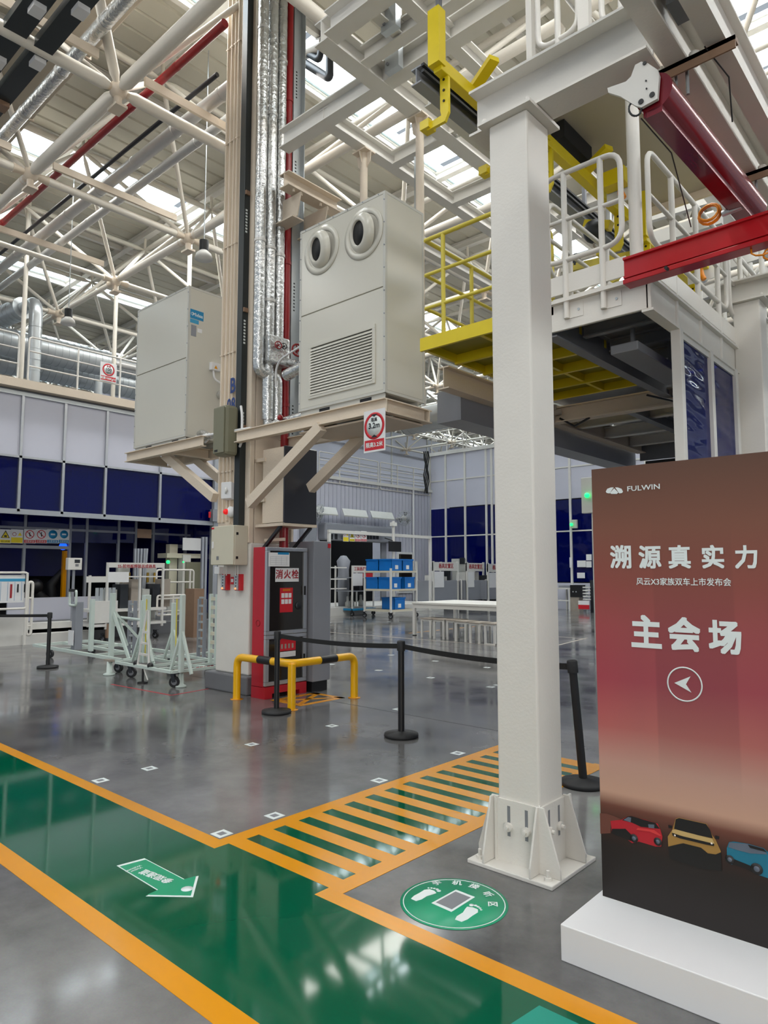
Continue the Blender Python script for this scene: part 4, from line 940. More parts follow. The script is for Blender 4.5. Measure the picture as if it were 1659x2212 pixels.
# dark drain pipes behind the cable tray
o = thing('drain_pipe', 'dull grey elbowed pipes beside the roof light right of the column', 'pipe', (-7, 7.5, 8.5))
for k, (pts, r) in enumerate(((((640, 120), (700, 95)), .12), (((700, 60), (690, 130), (640, 100)), .06), (((712, 110), (712, 170), (640, 125)), .07))):
    B().tube(fil([PY(a, c, 7.6) for a, c in pts], .1), r, 12).build('pipe_body', 'steel_dark' if k else 'foil_smooth', o)
# high bay lamps
def highbay(label, p):
    o = thing('high_bay_lamp', label, 'lamp', tuple(p), group='high bay lamps under the roof')
    B().lathe(p, [(.001, .0), (.155, 0), (.13, .09), (.06, .16)], UZ, 20).build('reflector', 'white2', o)
    B().cyl(p+UZ*.15, p+UZ*.33, .08, 14).build('driver', 'black', o)
    B().cyl(p+UZ*.33, p+UZ*3.85, .01, 6).build('hanger_rod', 'galv', o)
    return o
h = highbay('black topped high bay lamp hanging left of the cream column', PZ(440, 560, 7.0))
p = PZ(147, 700, 7.0); dup(h, p, 'distant black topped high bay lamp above the ribbed duct at far left')
# ================================================================ ENCLOSURES AND WALLS
def wallbox(name, x0, x1, y0, y1, z0, z1, m, parent=None, kind='structure'):
    return B().box(x0, x1, y0, y1, z0, z1).build(name, m, parent, kind=kind if parent is None else None)
# left glazed booth, front face in the plane x = XB
XB = -16.9
w = thing('wall_left', None, None, (XB, 8, 0), kind='structure')
ZW1 = PX(0, 855, XB).z; ZB1 = PX(135, 1000, XB).z; ZB0 = PX(200, 1115, XB).z; YE = PX(462, 1080, XB).y
ms = [PX(c, 1060, XB).y for c in (38, 132, 224, 343)]; ms = [ms[0]-3.0, ms[0]-2.0, ms[0]-1.0]+ms+[YE-.05]
ZB1 = 4.28; ZW1 = 5.72
for a, c in zip(ms[:-1], ms[1:]):
    B().box(XB-.03, XB, a+.04, c-.01, ZB1+.02, ZW1).build('white_panel', 'wallwhite', w)
    B().box(XB-.03, XB-.015, a+.04, c-.01, ZB0+.05, ZB1-.02).build('blue_pane', 'blueglass', w)
for a in ms: B().box(XB-.05, XB+.05, a-.01, a+.05, ZB0, ZW1).build('mullion', 'alu', w)
B().box(XB-.05, XB+.05, ms[0], YE, ZB0-.06, ZB0+.06).build('lintel', 'alu', w); B().box(XB-.03, XB+.05, ms[0], YE, ZB1-.025, ZB1+.025).build('transom', 'alu', w)
B().box(XB-.03, XB+.06, ms[0], YE, ZW1, ZW1+.09).build('top_rail', 'galv', w)
B().box(XB-.1, XB+.25, ms[0]-2, YE+.3, ZW1+.14, ZW1+.34).build('roof_edge_beam', 'cream', w)
B().box(XB-6, XB, ms[0], YE, ZW1+.1, ZW1+.14).build('booth_roof', 'grey', w)
B().box(XB-.1, XB+.1, YE-.05, YE+.1, .3, ZW1).build('corner_post', 'alu', w)
B().box(XB-6, XB, YE, YE+.05, 3.5, ZW1).build('end_panel', 'wallwhite', w)
B().box(XB-6, XB-.1, YE, YE+.05, .3, 3.5).build('end_pane', 'blueglass', w)
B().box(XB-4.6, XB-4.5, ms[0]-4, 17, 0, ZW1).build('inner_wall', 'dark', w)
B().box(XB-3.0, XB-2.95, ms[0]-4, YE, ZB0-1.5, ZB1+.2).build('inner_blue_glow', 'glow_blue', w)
# second, inner row of frames with sign strip
xi = XB-1.2
for c in (52, 150, 186, 255, 292, 330, 400):
    p = PX(c, 1180, xi); B().box(xi-.04, xi+.04, p.y-.03, p.y+.03, .4, ZB1).build('inner_mullion', 'greyside', w)
a, c = PX(0, 1138, xi), PX(147, 1141, xi); B().box(xi-.03, xi+.03, 1, YE, a.z-.03, a.z+.03).build('inner_transom', 'greyside', w)
a = PX(0, 1176, xi); c = PX(150, 1178, xi); B().box(xi-.02, xi+.05, 1, c.y, a.z-.08, a.z).build('inner_transom', 'greyside', w)
for (u, v) in ((0, 52), (54, 146), (150, 184), (187, 254), (257, 291), (332, 399), (402, 460)):
    a, c = PX(u, 1200, xi), PX(v, 1300, xi); B().box(xi-.02, xi, a.y, c.y, PX(u, 1172, xi).z, ZB1).build('inner_pane', 'blueglass', w)
a = PX(370, 1176, xi); B().box(xi-.03, xi+.04, PX(360, 1176, xi).y, YE, a.z-.1, a.z).build('inner_sill', 'greyside', w)
# steps and raised floor
XS = -16.35
B().box(-30, XS-.3, -1, YE+2, 0, .30).build('raised_floor', 'plinth', w)
B().box(XS-.3, XS, -1, PZ(45, 1390, .0).y, 0, .62).build('kerb_block', 'white2', w)
a = PX(48, 1370, XS).y; B().box(XS-.3, XS+.05, a, a+1.6, 0, .22).build('step', 'white2', w); B().box(XS-.7, XS-.3, a, a+2.2, .2, .44).build('step', 'white2', w)
B().box(XS-1.0, XS-.95, a, YE, .45, 1.0).build('low_panel', 'wallwhite', w)
B().box(XS-1.3, XS-.7, a, YE+1, .30, .46).build('step', 'plinth', w)
# guard rail on the booth roof
o = thing('guard_rail', 'white guard rail along the roof edge of the blue glazed booth', 'guard rail', (XB, 7, ZW1+.34))
zr0 = ZW1+.34; g = [PX(c, 800, XB).y for c in (-160, 35, 57, 292, 300, 420)]
for y0, y1 in ((g[0], g[1]), (g[2], g[3]+.6), (g[3]+.8, YE+.2)):
    loop(o, (XB+.1, y0, 0), (XB+.1, y1, 0), zr0, zr0+1.08, r=.022, rad=.1, mid=(zr0+.38, zr0+.74), posts=(.35, .68), zdown=zr0)
sx_ = XB+.13; tl = PX(217, 780, sx_); br = PX(251, 828, sx_); cy_ = (tl.y+br.y)/2; ww = br.y-tl.y
o = thing('load_limit_sign', 'white load limit sign reading 100 on the booth roof guard rail', 'sign', (sx_, cy_, br.z))
B().box(sx_, sx_+.006, tl.y, br.y, br.z, tl.z).build('sign_plate', 'paper', o)
sh_ = tl.z-br.z; round_sign(o, (sx_+.0065, cy_, tl.z-sh_*.37), sh_*.33, UY, UZ)
text('100', sh_*.22, 'ink', (sx_+.0095, cy_, tl.z-sh_*.37), UY, UZ, o, bold=.004); text('承载', sh_*.12, 'inkred', (sx_+.0095, cy_, tl.z-sh_*.2), UY, UZ, o, bold=.003); text('Kg/㎡', sh_*.10, 'ink', (sx_+.0095, cy_, tl.z-sh_*.53), UY, UZ, o, bold=.002)
B().box(sx_+.006, sx_+.008, tl.y+.02, br.y-.02, br.z+.02, br.z+sh_*.27).build('red_band', 'signred', o)
text('载重100Kg/㎡', sh_*.15, 'decal_white', (sx_+.0085, cy_, br.z+sh_*.15), UY, UZ, o, bold=.002)
# ducts above the booth
def spiral(o, pts, r, name='duct_body', rib=.18):
    b = B(); pts = [Vector(p) for p in pts]; b.tube(pts, r, 24)
    for P, Q in zip(pts[:-1], pts[1:]):
        d = Q-P; L = d.length; n = int(L/rib)
        for k in range(n):
            a = P+d*(k/n); b.tube([a, a+d.normalized()*.02], r*1.03, 24)
    return b.build(name, 'galv', o)
o = thing('spiral_duct', 'big ribbed galvanised duct running above the booth roof', 'duct', (-19, 8, 6.3))
a, c = PX(4, 737, -19.0), PX(236, 788, -19.0); d = c-a
spiral(o, [a-d*.8, c], .36); spiral(o, [c, c+d*.35], .27, 'narrow_section')
B().tube([c+d*.0+Vector((.25, 0, 0)), c+d*.5+Vector((.25, 0, 0))], .1, 12).build('bright_sleeve', 'foil_smooth', o)
o = thing('spiral_duct', 'second ribbed duct lying just below the big one above the booth', 'duct', (-20, 8, 5.9))
spiral(o, [PX(-60, 768, -20.2), PX(40, 783, -20.2), PX(300, 838, -20.2)], .38)
o = thing('duct_riser', 'vertical galvanised duct with an elbow rising from the booth roof', 'duct', (-17.6, 6, 6.0))
p = PX(74, 760, -17.7); zt = PX(74, 650, -17.7).z
pts = fil([Vector((-17.7, p.y, ZW1+.14)), Vector((-17.7, p.y, zt)), Vector((-21.5, p.y+.2, zt+.35))], .35, 6)
b = B().tube(pts, .155, 20)
for k in range(7): b.tube([(-17.7, p.y, ZW1+.3+k*.28), (-17.7, p.y, ZW1+.315+k*.28)], .162, 20)
b.build('duct_body', 'galv', o)
spiral(o, [Vector((-18.6, p.y+.02, zt+.08)), Vector((-22.5, p.y-.5, zt+.0))], .27, 'wide_section')
o = thing('duct_riser', 'short thin duct riser behind the load limit sign', 'duct', (-18, 8, 6.0))
p = PX(212, 850, -18.2); B().tube([(-18.2, p.y, ZW1), (-18.2, p.y, PX(212, 822, -18.2).z)], .11, 14).build('duct_body', 'galv', o)
for c, y0, y1, l in ((44, 380, 845, 'white tube pole standing on the booth roof at the far left'), (243, 600, 870, 'white tube pole on the booth roof behind the load limit sign'), (408, 505, 640, 'short white tube hanging from the space frame behind the left air handler')):
    xx_ = -17.2 if c != 408 else -15.6
    p = PX(c, y1, xx_); q = PX(c, y0, xx_); B().tube([p, (p.x, p.y, q.z)], .055, 10).build('pole', 'truss', label=l, cat='pole')

# corrugated back wall (plane x = XC)
XC = -22.0; YC = 28.1
w2 = thing('wall_back', None, None, (XC, 22, 0), kind='structure')
zt = 5.72; sh = None
d0 = PX(705, 1200, XC).y; d1 = PX(822, 1200, XC).y
n = 64; y = 12.1
while y < YC-.02:
    h0 = 3.4 if d0-.5 < y < d1+.2 else .0
    b = B().prism([(XC, y, h0), (XC, y+.21, h0), (XC-.03, y+.23, h0), (XC-.03, y+.25, h0), (XC-.05, y+.25, h0), (XC-.05, y, h0)], (0, 0, zt-h0))
    b.build('wall_sheet', 'wallwhite', w2); y += .25
B().box(XC-.3, XC+.12, 11.8, YC, zt, zt+.14).build('roof_edge_beam', 'white2', w2)
B().box(XC-3.4, XC-3.3, d0-3, d1+3, 0, 4).build('door_void', 'dark', w2)
B().box(XC-3.4, XC, d0-.5, d1+.3, 3.3, 3.35).build('door_head', 'dark', w2)
B().box(XC-.1, XC+.45, PX(698, 1160, XC).y-.3, PX(835, 1160, XC).y, 3.0, 3.75).build('door_housing', 'greyside', w2, bevel=.08)
B().box(XC, XC+.4, d0-1.6, d0-.9, 2.0, 4.0).build('door_housing', 'greyside', w2, bevel=.1)
B().box(XC-.02, XC+.06, d1, d1+.35, 0, 3.2).build('door_jamb', 'greyside', w2)
p = PX(888, 1190, XC); B().box(XC+.0, XC+.06, p.y-1.1, p.y+.1, .6, 2.6).build('window_frame', 'paper', w2); B().box(XC+.06, XC+.065, p.y-1.0, p.y, .7, 2.5).build('window_pane', 'darkglass', w2)
p = PX(893, 1100, XC+.1); B().cyl((XC+.1, p.y, 0), (XC+.1, p.y, zt), .05, 8).build('pipe', 'paper', w2)
o = thing('guard_rail', 'white guard rail with thin bars on the roof of the corrugated room', 'guard rail', (XC, 22, zt+.14))
L0 = zt+.14; yy0 = 12.3
for k in range(4): loop(o, (XC+.05, yy0+k*3.95, 0), (XC+.05, yy0+3.8+k*3.95, 0), L0-.3, L0+1.0, r=.025, rad=.08, mid=(L0+.3, L0+.65), posts=(.33, .66), zdown=L0-.3)
z1 = PX(800, 922, -25.5).z; B().box(-25.6, -25.5, 12, 40, zt, z1).build('upper_wall', 'wallwhite', w2)
for k in range(5): B().box(-25.5, -25.47, 12, 40, zt+.3+k*.35, zt+.32+k*.35).build('upper_wall_rib', 'white2', w2)
for c in (848, 925): p = PX(c, 1000, -25.4); B().box(-25.5, -25.44, p.y-.03, p.y+.03, zt, z1).build('upper_wall_post', 'white2', w2)
for c, l in ((687, 'round wall fan mounted left of the white wall lamps'), (873, 'round wall fan mounted right of the white wall lamps')):
    p = PX(c, 1107 if c == 687 else 1119, XC+.5)
    o = thing('wall_fan', l, 'fan', tuple(p), group='wall fans on the corrugated wall')
    ax = Vector((.8, -.5 if c > 800 else .4, -.2)).normalized(); e = ax.cross(UZ).normalized(); f = ax.cross(e)
    B().ball(p, .14, 6).cyl(p-ax*.05, Vector((XC, p.y, p.z)), .05, 8).build('motor', 'white2', o)
    b = B()
    for r in (.12, .24, .36): b.tube([p+ax*(.22-.12*(r/.36)**2)+(e*math.cos(k*.393)+f*math.sin(k*.393))*r for k in range(16)], .012, 4, closed=True)
    for k in range(16):
        q = e*math.cos(k*.393)+f*math.sin(k*.393); b.tube([p+ax*.22+q*.05, p+ax*.16+q*.28, p+q*.38, p-ax*.06+q*.3, p-ax*.08+q*.1], .009, 4)
    b.build('guard', 'galv', o)
    for k in range(3):
        q = e*math.cos(k*2.09)+f*math.sin(k*2.09); q2 = e*math.cos(k*2.09+.8)+f*math.sin(k*2.09+.8)
        B().prism([p+ax*.06, p+ax*.05+q*.32, p+ax*.10+q2*.32], ax*.004).build('blade', 'grey', o)
for i, (c0, c1, r) in enumerate(((678, 722, 1097), (735, 787, 1102), (796, 844, 1107))):
    a, c = PX(c0, r, XC+.5), PX(c1, r, XC+.5)
    o = thing('wall_lamp', ('slanted white lamp plate nearest the left fan', 'slanted white lamp plate in the middle of the corrugated wall', 'slanted white lamp plate nearest the right fan')[i], 'lamp', (XC+.4, (a.y+c.y)/2, a.z-.4), group='slanted wall lamps')
    B().prism([(XC+.75, a.y, a.z-.28), (XC+.75, c.y, a.z-.28), (XC+.45, c.y+.15, a.z+.05), (XC+.45, a.y+.15, a.z+.05)], (0, 0, .05)).build('plate', 'machine', o)
    B().box(XC, XC+.5, (a.y+c.y)/2, (a.y+c.y)/2+.05, a.z-.1, a.z-.05).build('arm', 'galv', o)
b = B()
for k in range(5): b.tube([PX(925-k*2+2*math.sin(j*1.7+k), 975+j*13, XC+.3) for j in range(8)], .03, 5)
b.build('cable_bundle', 'black', label='bundle of black cables hanging at the corner of the corrugated wall', cat='cable')

# right glazed enclosure (plane y = YC)
w3 = thing('wall_right', None, None, (-16, YC, 0), kind='structure')
def YP(px, py): return PY(px, py, YC)
xs = [YP(c, 1150).x for c in (930, 964, 1006, 1052, 1064)]+[YP(c, 1150).x for c in (1120, 1180, 1234, 1318, 1400)]
zT = YP(930, 987).z; zM = YP(935, 1041).z; zB = 1.6+(YP(935, 1100).z-1.6); zL = YP(935, 1160).z
for i, (a, c) in enumerate(zip(xs[:-1], xs[1:])):
    dz = 0 if i < 4 else (YP(1234, 1078).z-zB)
    B().box(a+.05, c-.02, YC, YC+.05, zM+dz*.5+.03, zT+dz).build('white_panel', 'wallwhite', w3)
    B().box(a+.05, c-.02, YC, YC+.05, zB+dz+.03, zM+dz*.5-.03).build('white_panel', 'wallwhite', w3)
    B().box(a+.05, c-.02, YC, YC+.03, zL+.03, zB+dz-.02).build('blue_pane', 'blueglass', w3)
    B().box(a+.05, c-.02, YC, YC+.03, 1.2, zL-.03).build('blue_pane', 'blueglass', w3)
    B().box(a+.05, c-.02, YC, YC+.05, 0, 1.15).build('low_panel', 'wallwhite', w3)
for x in xs: B().box(x-.05, x+.05, YC-.06, YC+.02, 0, zT).build('mullion', 'white2', w3)
for z in (zL, zM): B().box(xs[0], xs[-1], YC-.03, YC+.01, z-.03, z+.03).build('transom', 'white2', w3)
B().box(xs[0]-.2, xs[-1]+4, YC-.1, YC+.4, zT, zT+.18).build('roof_edge_beam', 'white2', w3)
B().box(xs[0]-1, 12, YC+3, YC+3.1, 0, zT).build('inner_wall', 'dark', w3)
B().box(xs[-1], 12, YC, YC+.05, 0, zT).build('side_wall', 'wallwhite', w3)
o = thing('guard_rail', 'white guard rail on the roof of the far right enclosure', 'guard rail', (-16, YC, zT+.18))
for k in range(5): loop(o, (xs[0]+.1+k*2.2, YC, 0), (xs[0]+2.1+k*2.2, YC, 0), zT+.18, zT+1.25, r=.025, rad=.1, mid=(zT+.5, zT+.85), posts=(.5,), zdown=zT+.1)
# hall end walls far away
wallbox('wall_far_left', -66, -65.8, -14, 62, 0, 11, 'wallwhite')
wallbox('wall_far_back', -66, 12, 60, 60.2, 0, 11, 'wallwhite')
# ================================================================ THINGS ON THE SHOP FLOOR
def caster(o, x, y, r=.07, a=0.0, m='rubber', z1=None):
    z1 = z1 or r*2.6; d = Vector((math.cos(a), math.sin(a), 0)); n = Vector((-d.y, d.x, 0)); c = Vector((x, y, r))
    w_ = B().cyl(c-n*.025, c+n*.025, r, 16).build('caster_wheel', m, o)
    B().cyl(c-n*.027, c+n*.027, r*.55, 12).build('hub', 'grey', w_)
    b = B().bar(c+n*.035, c+n*.035+UZ*(z1-r)-d*.03, .05, .006, n).bar(c-n*.035, c-n*.035+UZ*(z1-r)-d*.03, .05, .006, n); b.box(x-.05, x+.05, y-.05, y+.05, z1-.01, z1); b.build('fork', 'steel_dark', o)
def pipeframe(o, pts, r, m, name='frame_tube'): return B().tube(pts, r, 8).build(name, m, o)
def post(o, x, y, z0, z1, w_=.045, m='pale_green', name='upright'): return B().box(x-w_/2, x+w_/2, y-w_/2, y+w_/2, z0, z1).build(name, m, o, bevel=.004)
# --- trolley A
o = thing('frame_trolley', 'long low pale green frame trolley behind the far left belt post', 'trolley', (-12, 5.8, 0))
x0, x1, y0, y1, zz = -13.75, -10.35, 5.40, 6.5, .235
for (p, q) in (((x0, y0), (x1, y0)), ((x0, y1), (x1, y1)), ((x0, y0), (x0, y1)), ((x1, y0), (x1, y1)), ((-12.6, y0), (-12.6, y1)), ((-11.3, y0), (-11.3, y1)), ((x0, 5.95), (x1, 5.95))):
    B().bar((*p, zz), (*q, zz), .05, .05).build('base_rail', 'pale_green', o)
for x, y in ((-13.5, 5.6), (-10.75, 5.55), (-13.5, 6.4), (-10.6, 6.4)): caster(o, x, y, .075, .4)
def up(px_, ytop, y, w_=.045, m='pale_green'):
    p = PY(px_, 1400, y); z = PY(px_, ytop, y).z; post(o, p.x, y, zz, z, w_, m)
    return p.x, z
xA, zA = up(165, 1300, 5.6, .14, 'greyside'); B().box(xA-.10, xA+.10, 5.49, 5.5, .32, .58).build('paper_bag', 'paper', o)
b = B().tube(fil([(xA-.12, 5.5, 1.28), (xA+.14, 5.5, 1.28), (xA+.14, 5.5, 1.02), (xA-.12, 5.5, 1.02)], .05, closed=True), .022, 8, closed=True); b.build('handle_loop', 'pale_green', o)
B().box(xA-.1, xA+.12, 5.47, 5.53, 1.26, 1.31).build('handle_grip', 'black', o)
up(196, 1294, 5.65, .07); xB_, zB_ = up(240, 1281, 5.45, .07)
B().bar((xB_, 5.45, 1.0), (xB_+.3, 5.6, zz), .04, .04).build('brace', 'pale_green', o); B().bar((xB_, 5.45, 1.0), (xB_+.2, 6.1, zz), .04, .04).build('brace', 'pale_green', o)
for dx in (-.09, .09):
    p = PY(287, 1300, 5.9); post(o, p.x+dx, 5.9, zz, p.z+.02, .05, 'greyside')
for k in range(6): B().box(p.x-.06, p.x+.06, 5.88, 5.92, .4+k*.13, .43+k*.13).build('rung', 'galv', o)
B().tube(fil([PY(255, 1340, 5.6), PY(256, 1333, 5.6), PY(310, 1340, 5.5), PY(330, 1430, 5.4)], .06), .022, 8).build('bent_rail', 'pale_green', o)
B().tube([PY(256, 1334, 5.6), PY(275, 1395, 5.7)], .022, 8).build('bent_rail', 'pale_green', o)
p = PZ(236, 1458); B().lathe((p.x, p.y, 0), [(.0, 0), (.09, 0), (.09, .02), (.045, .04), (.04, .22), (0, .22)], UZ, 14).build('stabiliser_foot', 'pale_green', o)
B().box(p.x-.12, p.x+.08, p.y-.04, p.y+.04, .21, .24).build('rust_plate', 'wood', o)
# --- trolley B
o = thing('frame_trolley', 'pale green frame trolley with triangular braces next to the cream column', 'trolley', (-9.2, 5.8, 0))
x0, x1, y0, y1, zz = -10.2, -8.62, 5.22, 6.9, .235
for (p, q) in (((x0, y0), (x1, y0)), ((x0, y1), (x1, y1)), ((x0, y0), (x0, y1)), ((x1, y0), (x1, y1)), ((x0, 5.8), (x1, 5.8)), ((-9.4, y0), (-9.4, y1)), ((x0, 6.35), (x1, 6.35)), ((-9.0, y0), (-9.0, y1))):
    B().bar((*p, zz), (*q, zz), .04, .04).build('base_rail', 'pale_green', o)
for x, y in ((-8.75, 5.35), (-10.05, 5.4), (-8.8, 6.75), (-10.0, 6.75)): caster(o, x, y, .075, .7)
p = PZ(390, 1484); B().lathe((p.x, p.y, 0), [(.0, 0), (.08, 0), (.08, .02), (.04, .04), (.035, .22), (0, .22)], UZ, 14).build('stabiliser_foot', 'pale_green', o)
B().box(p.x-.15, p.x+.1, p.y-.04, p.y+.04, .20, .225).build('rust_plate', 'wood', o)
for px_, ytop, y, wd in ((317, 1285, 5.5, .10), (308, 1297, 5.45, .05), (395, 1285, 5.30, .06), (376, 1302, 5.9, .06)):
    p = PY(px_, ytop, y); post(o, p.x, y, zz, p.z, wd)
    for sx in (-1, 1): B().bar((p.x, y, zz+(p.z-zz)*.55), (p.x+sx*.26, y, zz), .035, .035).build('brace', 'pale_green', o)
for px_, y in ((318, 5.42), (383, 5.8)):
    p = PY(px_, 1300, y); B().box(p.x+.02, p.x+.04, y-.03, y-.02, .35, 1.2).build('yellow_strip', 'rail_yellow', o)
for dx in (-.08, .08):
    p = PY(437, 1294, 6.4); post(o, p.x+dx, 6.4, zz, p.z, .045, 'greyside'); p = PY(460, 1283, 6.1); post(o, p.x+dx+.04, 6.1, zz, p.z, .05)
for k in range(7):
    p = PY(437, 1294, 6.4); B().box(p.x-.06, p.x+.06, 6.38, 6.42, .4+k*.13, .43+k*.13).build('rung', 'galv', o)
    p = PY(460, 1294, 6.1); B().box(p.x-.03, p.x+.11, 6.08, 6.12, .4+k*.13, .45+k*.13).build('rung', 'boxcream', o)
text('零部件工装', .06, 'inkred', (-8.618, 5.75, .235), UY, UZ, o, bold=.001)
# drawbar stand between the trolleys
o = thing('drawbar_stand', 'small white ladder shaped trolley drawbar with black knobs and a foot', 'trolley part', tuple(PZ(308, 1476)))
p = PZ(308, 1476); b = B(); a, c, t_ = p+Vector((-.16, 0, .25)), p+Vector((.16, 0, .25)), p+Vector((0, .05, 1.05))
b.tube([a, t_+Vector((-.02, 0, 0))], .016, 8); b.tube([c, t_+Vector((.02, 0, 0))], .016, 8)
for k in range(4): b.bar(a.lerp(t_, k*.2), c.lerp(t_, k*.2), .03, .03)
b.build('ladder_frame', 'white2', o)
B().cyl(p, p+UZ*.02, .075, 14).cyl(p, p+UZ*.26, .016, 8).build('foot', 'black', o)
for s in (-1, 1): B().ball(p+Vector((s*.2, 0, .27)), .045, 6).build('knob', 'black', o)
B().tube([p+Vector((.03, 0, .2)), p+Vector((.09, 0, .12)), p+Vector((.14, 0, .06))], .01, 6).build('lever', 'white2', o)
# --- tool board rail far left
o = thing('tool_board', 'white and blue tool board in a white rail frame at the left edge', 'board', (-15.9, 4.7, .62))
xt = -15.9; a, c = PX(0, 1240, xt), PX(55, 1310, xt)
B().box(xt-.02, xt, a.y-1.2, c.y-.03, PX(20, 1302, xt).z, PX(20, 1242, xt).z).build('board', 'paper', o)
B().box(xt, xt+.004, a.y-1.2, c.y-.03, PX(20, 1256, xt).z, PX(20, 1250, xt).z).build('blue_band', 'lblue', o)
for k in range(8): B().box(xt, xt+.004, c.y-.1-k*.14, c.y-.095-k*.14, PX(20, 1298, xt).z, PX(20, 1257, xt).z).build('divider', 'signblue', o)
for k, m_ in enumerate(('ink', 'ink', 'inkred')): B().box(xt+.004, xt+.012, c.y-.05-k*.14, c.y-.03-k*.14+.01*k, PX(20, 1292 if k == 2 else 1280, xt).z, PX(20, 1262, xt).z).build('hung_tool', m_, o)
loop(o, (xt+.03, a.y-1.3, 0), (xt+.03, c.y, 0), PX(0, 1316, xt).z, PX(0, 1237, xt).z, r=.025, rad=.06, mid=(), posts=(1.0,), zdown=.05)
yq = PX(63, 1300, xt).y; loop(o, (xt+.03, c.y+.03, 0), (xt+.03, yq+.05, 0), .25, PX(60, 1257, xt).z, r=.03, rad=.08, mid=(PX(60, 1292, xt).z, .45), posts=())
# control terminal on post
o = thing('control_terminal', 'white wall terminal with a small dark screen above the low panels', 'terminal', (-17.3, 7.6, 1.9))
xt = -16.7; a, c = PX(148, 1205, xt), PX(177, 1231, xt); B().box(xt-.15, xt, a.y, c.y, c.z, a.z).build('housing', 'white2', o, bevel=.01)
B().box(xt, xt+.004, a.y+.15, a.y+.28, a.z-.12, a.z-.04).build('screen', 'steel_dark', o); B().box(xt, xt+.004, a.y+.17, a.y+.25, c.z+.08, c.z+.14).build('keypad', 'grey', o)
B().tube([(xt-.07, (a.y+c.y)/2, .3), (xt-.07, (a.y+c.y)/2, a.z)], .035, 8).build('post', 'greyside', o)
o = thing('yellow_post', 'dark yellow machine post standing inside the blue booth', 'post', (-18.5, 8, .3)); p = PX(140, 1190, -18.3)
B().box(-18.35, -18.25, p.y-.05, p.y+.05, .3, p.z).build('post_body', 'floor_yellow', o); B().ball((-18.3, p.y-.05, p.z+.12), .1, 6).build('blue_lamp', 'lampblue', o)
o = thing('welding_robot', 'black welding robot silhouette behind the glass of the left booth', 'robot', (-18.6, 7, .3)); p = PX(115, 1280, -18.6)
B().lathe((-18.6, p.y, .3), [(0, 0), (.3, 0), (.28, .3), (.18, .45), (0, .5)], UZ, 14).build('base', 'dark', o); B().tube([(-18.6, p.y, .7), (-18.5, p.y-.1, 1.3), (-18.45, p.y+.25, 1.75)], [.16, .12, .08], 10).build('arm', 'dark', o)
B().ball((-18.4, p.y+.25, 1.78), .1, 6).build('wrist', 'wood', o); B().ball((-18.3, p.y+.32, 1.95), .025, 6).build('indicator', 'lampblue', o)
o = thing('welding_robot', 'second black machine crouching lower at the left of the booth interior', 'robot', (-18.6, 6, .3)); p = PX(75, 1265, -18.4)
B().ball((-18.4, p.y, 1.25), .2, 8).tube([(-18.4, p.y, 1.1), (-18.5, p.y+.3, .8), (-18.5, p.y+.5, .3)], [.15, .2, .25], 10).build('body', 'black', o)
# warning sign strip (plane xi)
def safety_sign(u0, v0, u1, v1, x, kind_, i, wall='left'):
    a, c = PX(u0, v0, x), PX(u1, v1, x); w_ = c.y-a.y; h = a.z-c.z; cy = (a.y+c.y)/2
    nm = {'tri': 'yellow triangle warning sign', 'mix': 'small yellow and white notice sign', 'pro': 'red ring prohibition sign', 'man': 'blue disc mandatory sign'}[kind_]
    o = thing('safety_sign', '%s, %s' % (nm, i), 'sign', (x, cy, c.z))
    B().box(x, x+.006, a.y, c.y, c.z, a.z).build('sign_plate', 'paper', o); q = x+.0062
    if kind_ == 'tri':
        R = w_*.4; B().prism([(q, cy-R, a.z-h*.62), (q, cy+R, a.z-h*.62), (q, cy, a.z-h*.06)], (.001, 0, 0)).build('triangle_edge', 'ink', o)
        B().prism([(q+.001, cy-R*.75, a.z-h*.585), (q+.001, cy+R*.75, a.z-h*.585), (q+.001, cy, a.z-h*.16)], (.001, 0, 0)).build('triangle', 'signyellow', o)
        B().box(q+.002, q+.003, cy-R*.3, cy+R*.3, a.z-h*.55, a.z-h*.42).build('pictogram', 'ink', o); B().box(x+.006, q+.001, a.y+.01, c.y-.01, c.z+.01, c.z+h*.25).build('caption_band', 'signyellow', o)
        text('当心机械', w_*.2, 'ink', (q+.0015, cy, c.z+h*.13), UY, UZ, o)
    elif kind_ == 'mix':
        B().box(x+.006, q+.001, a.y+.01, c.y-.01, c.z+.01, c.z+h*.42).build('caption_band', 'signyellow', o)
        B().ring((q, cy-w_*.22, a.z-h*.35), w_*.13, w_*.17, UX, .001, 14).build('ring_mark', 'inkred', o)
        B().prism([(q, cy+w_*.06, a.z-h*.45), (q, cy+w_*.4, a.z-h*.45), (q, cy+w_*.23, a.z-h*.2)], (.001, 0, 0)).build('triangle', 'signyellow', o)
    else:
        col = 'signred' if kind_ == 'pro' else 'signblue'; R = w_*.38; zc = a.z-h*.36
        if kind_ == 'pro':
            B().ring((q, cy, zc), R*.82, R, UX, .001, 24).build('ring', col, o); B().bar((q+.001, cy-R*.6, zc+R*.6), (q+.001, cy+R*.6, zc-R*.6), .002, R*.16).build('slash', col, o)
            B().ball((q, cy, zc+R*.4), R*.12, 5).bar((q, cy-R*.1, zc+R*.3), (q, cy+R*.1, zc-R*.5), .004, R*.25).build('pictogram', 'ink', o)
        else:
            B().disc((q, cy, zc), R, UX, .001, 24).build('disc', col, o); B().bar((q+.001, cy-R*.5, zc), (q+.001, cy+R*.5, zc), .002, R*.35).build('pictogram', 'paper', o)
        B().box(x+.006, q+.001, a.y+.01, c.y-.01, c.z+.01, c.z+h*.24).build('caption_band', col, o)
        text('注意安全', w_*.2, 'decal_white', (q+.0015, cy, c.z+h*.13), UY, UZ, o)
xs_ = XB-1.1
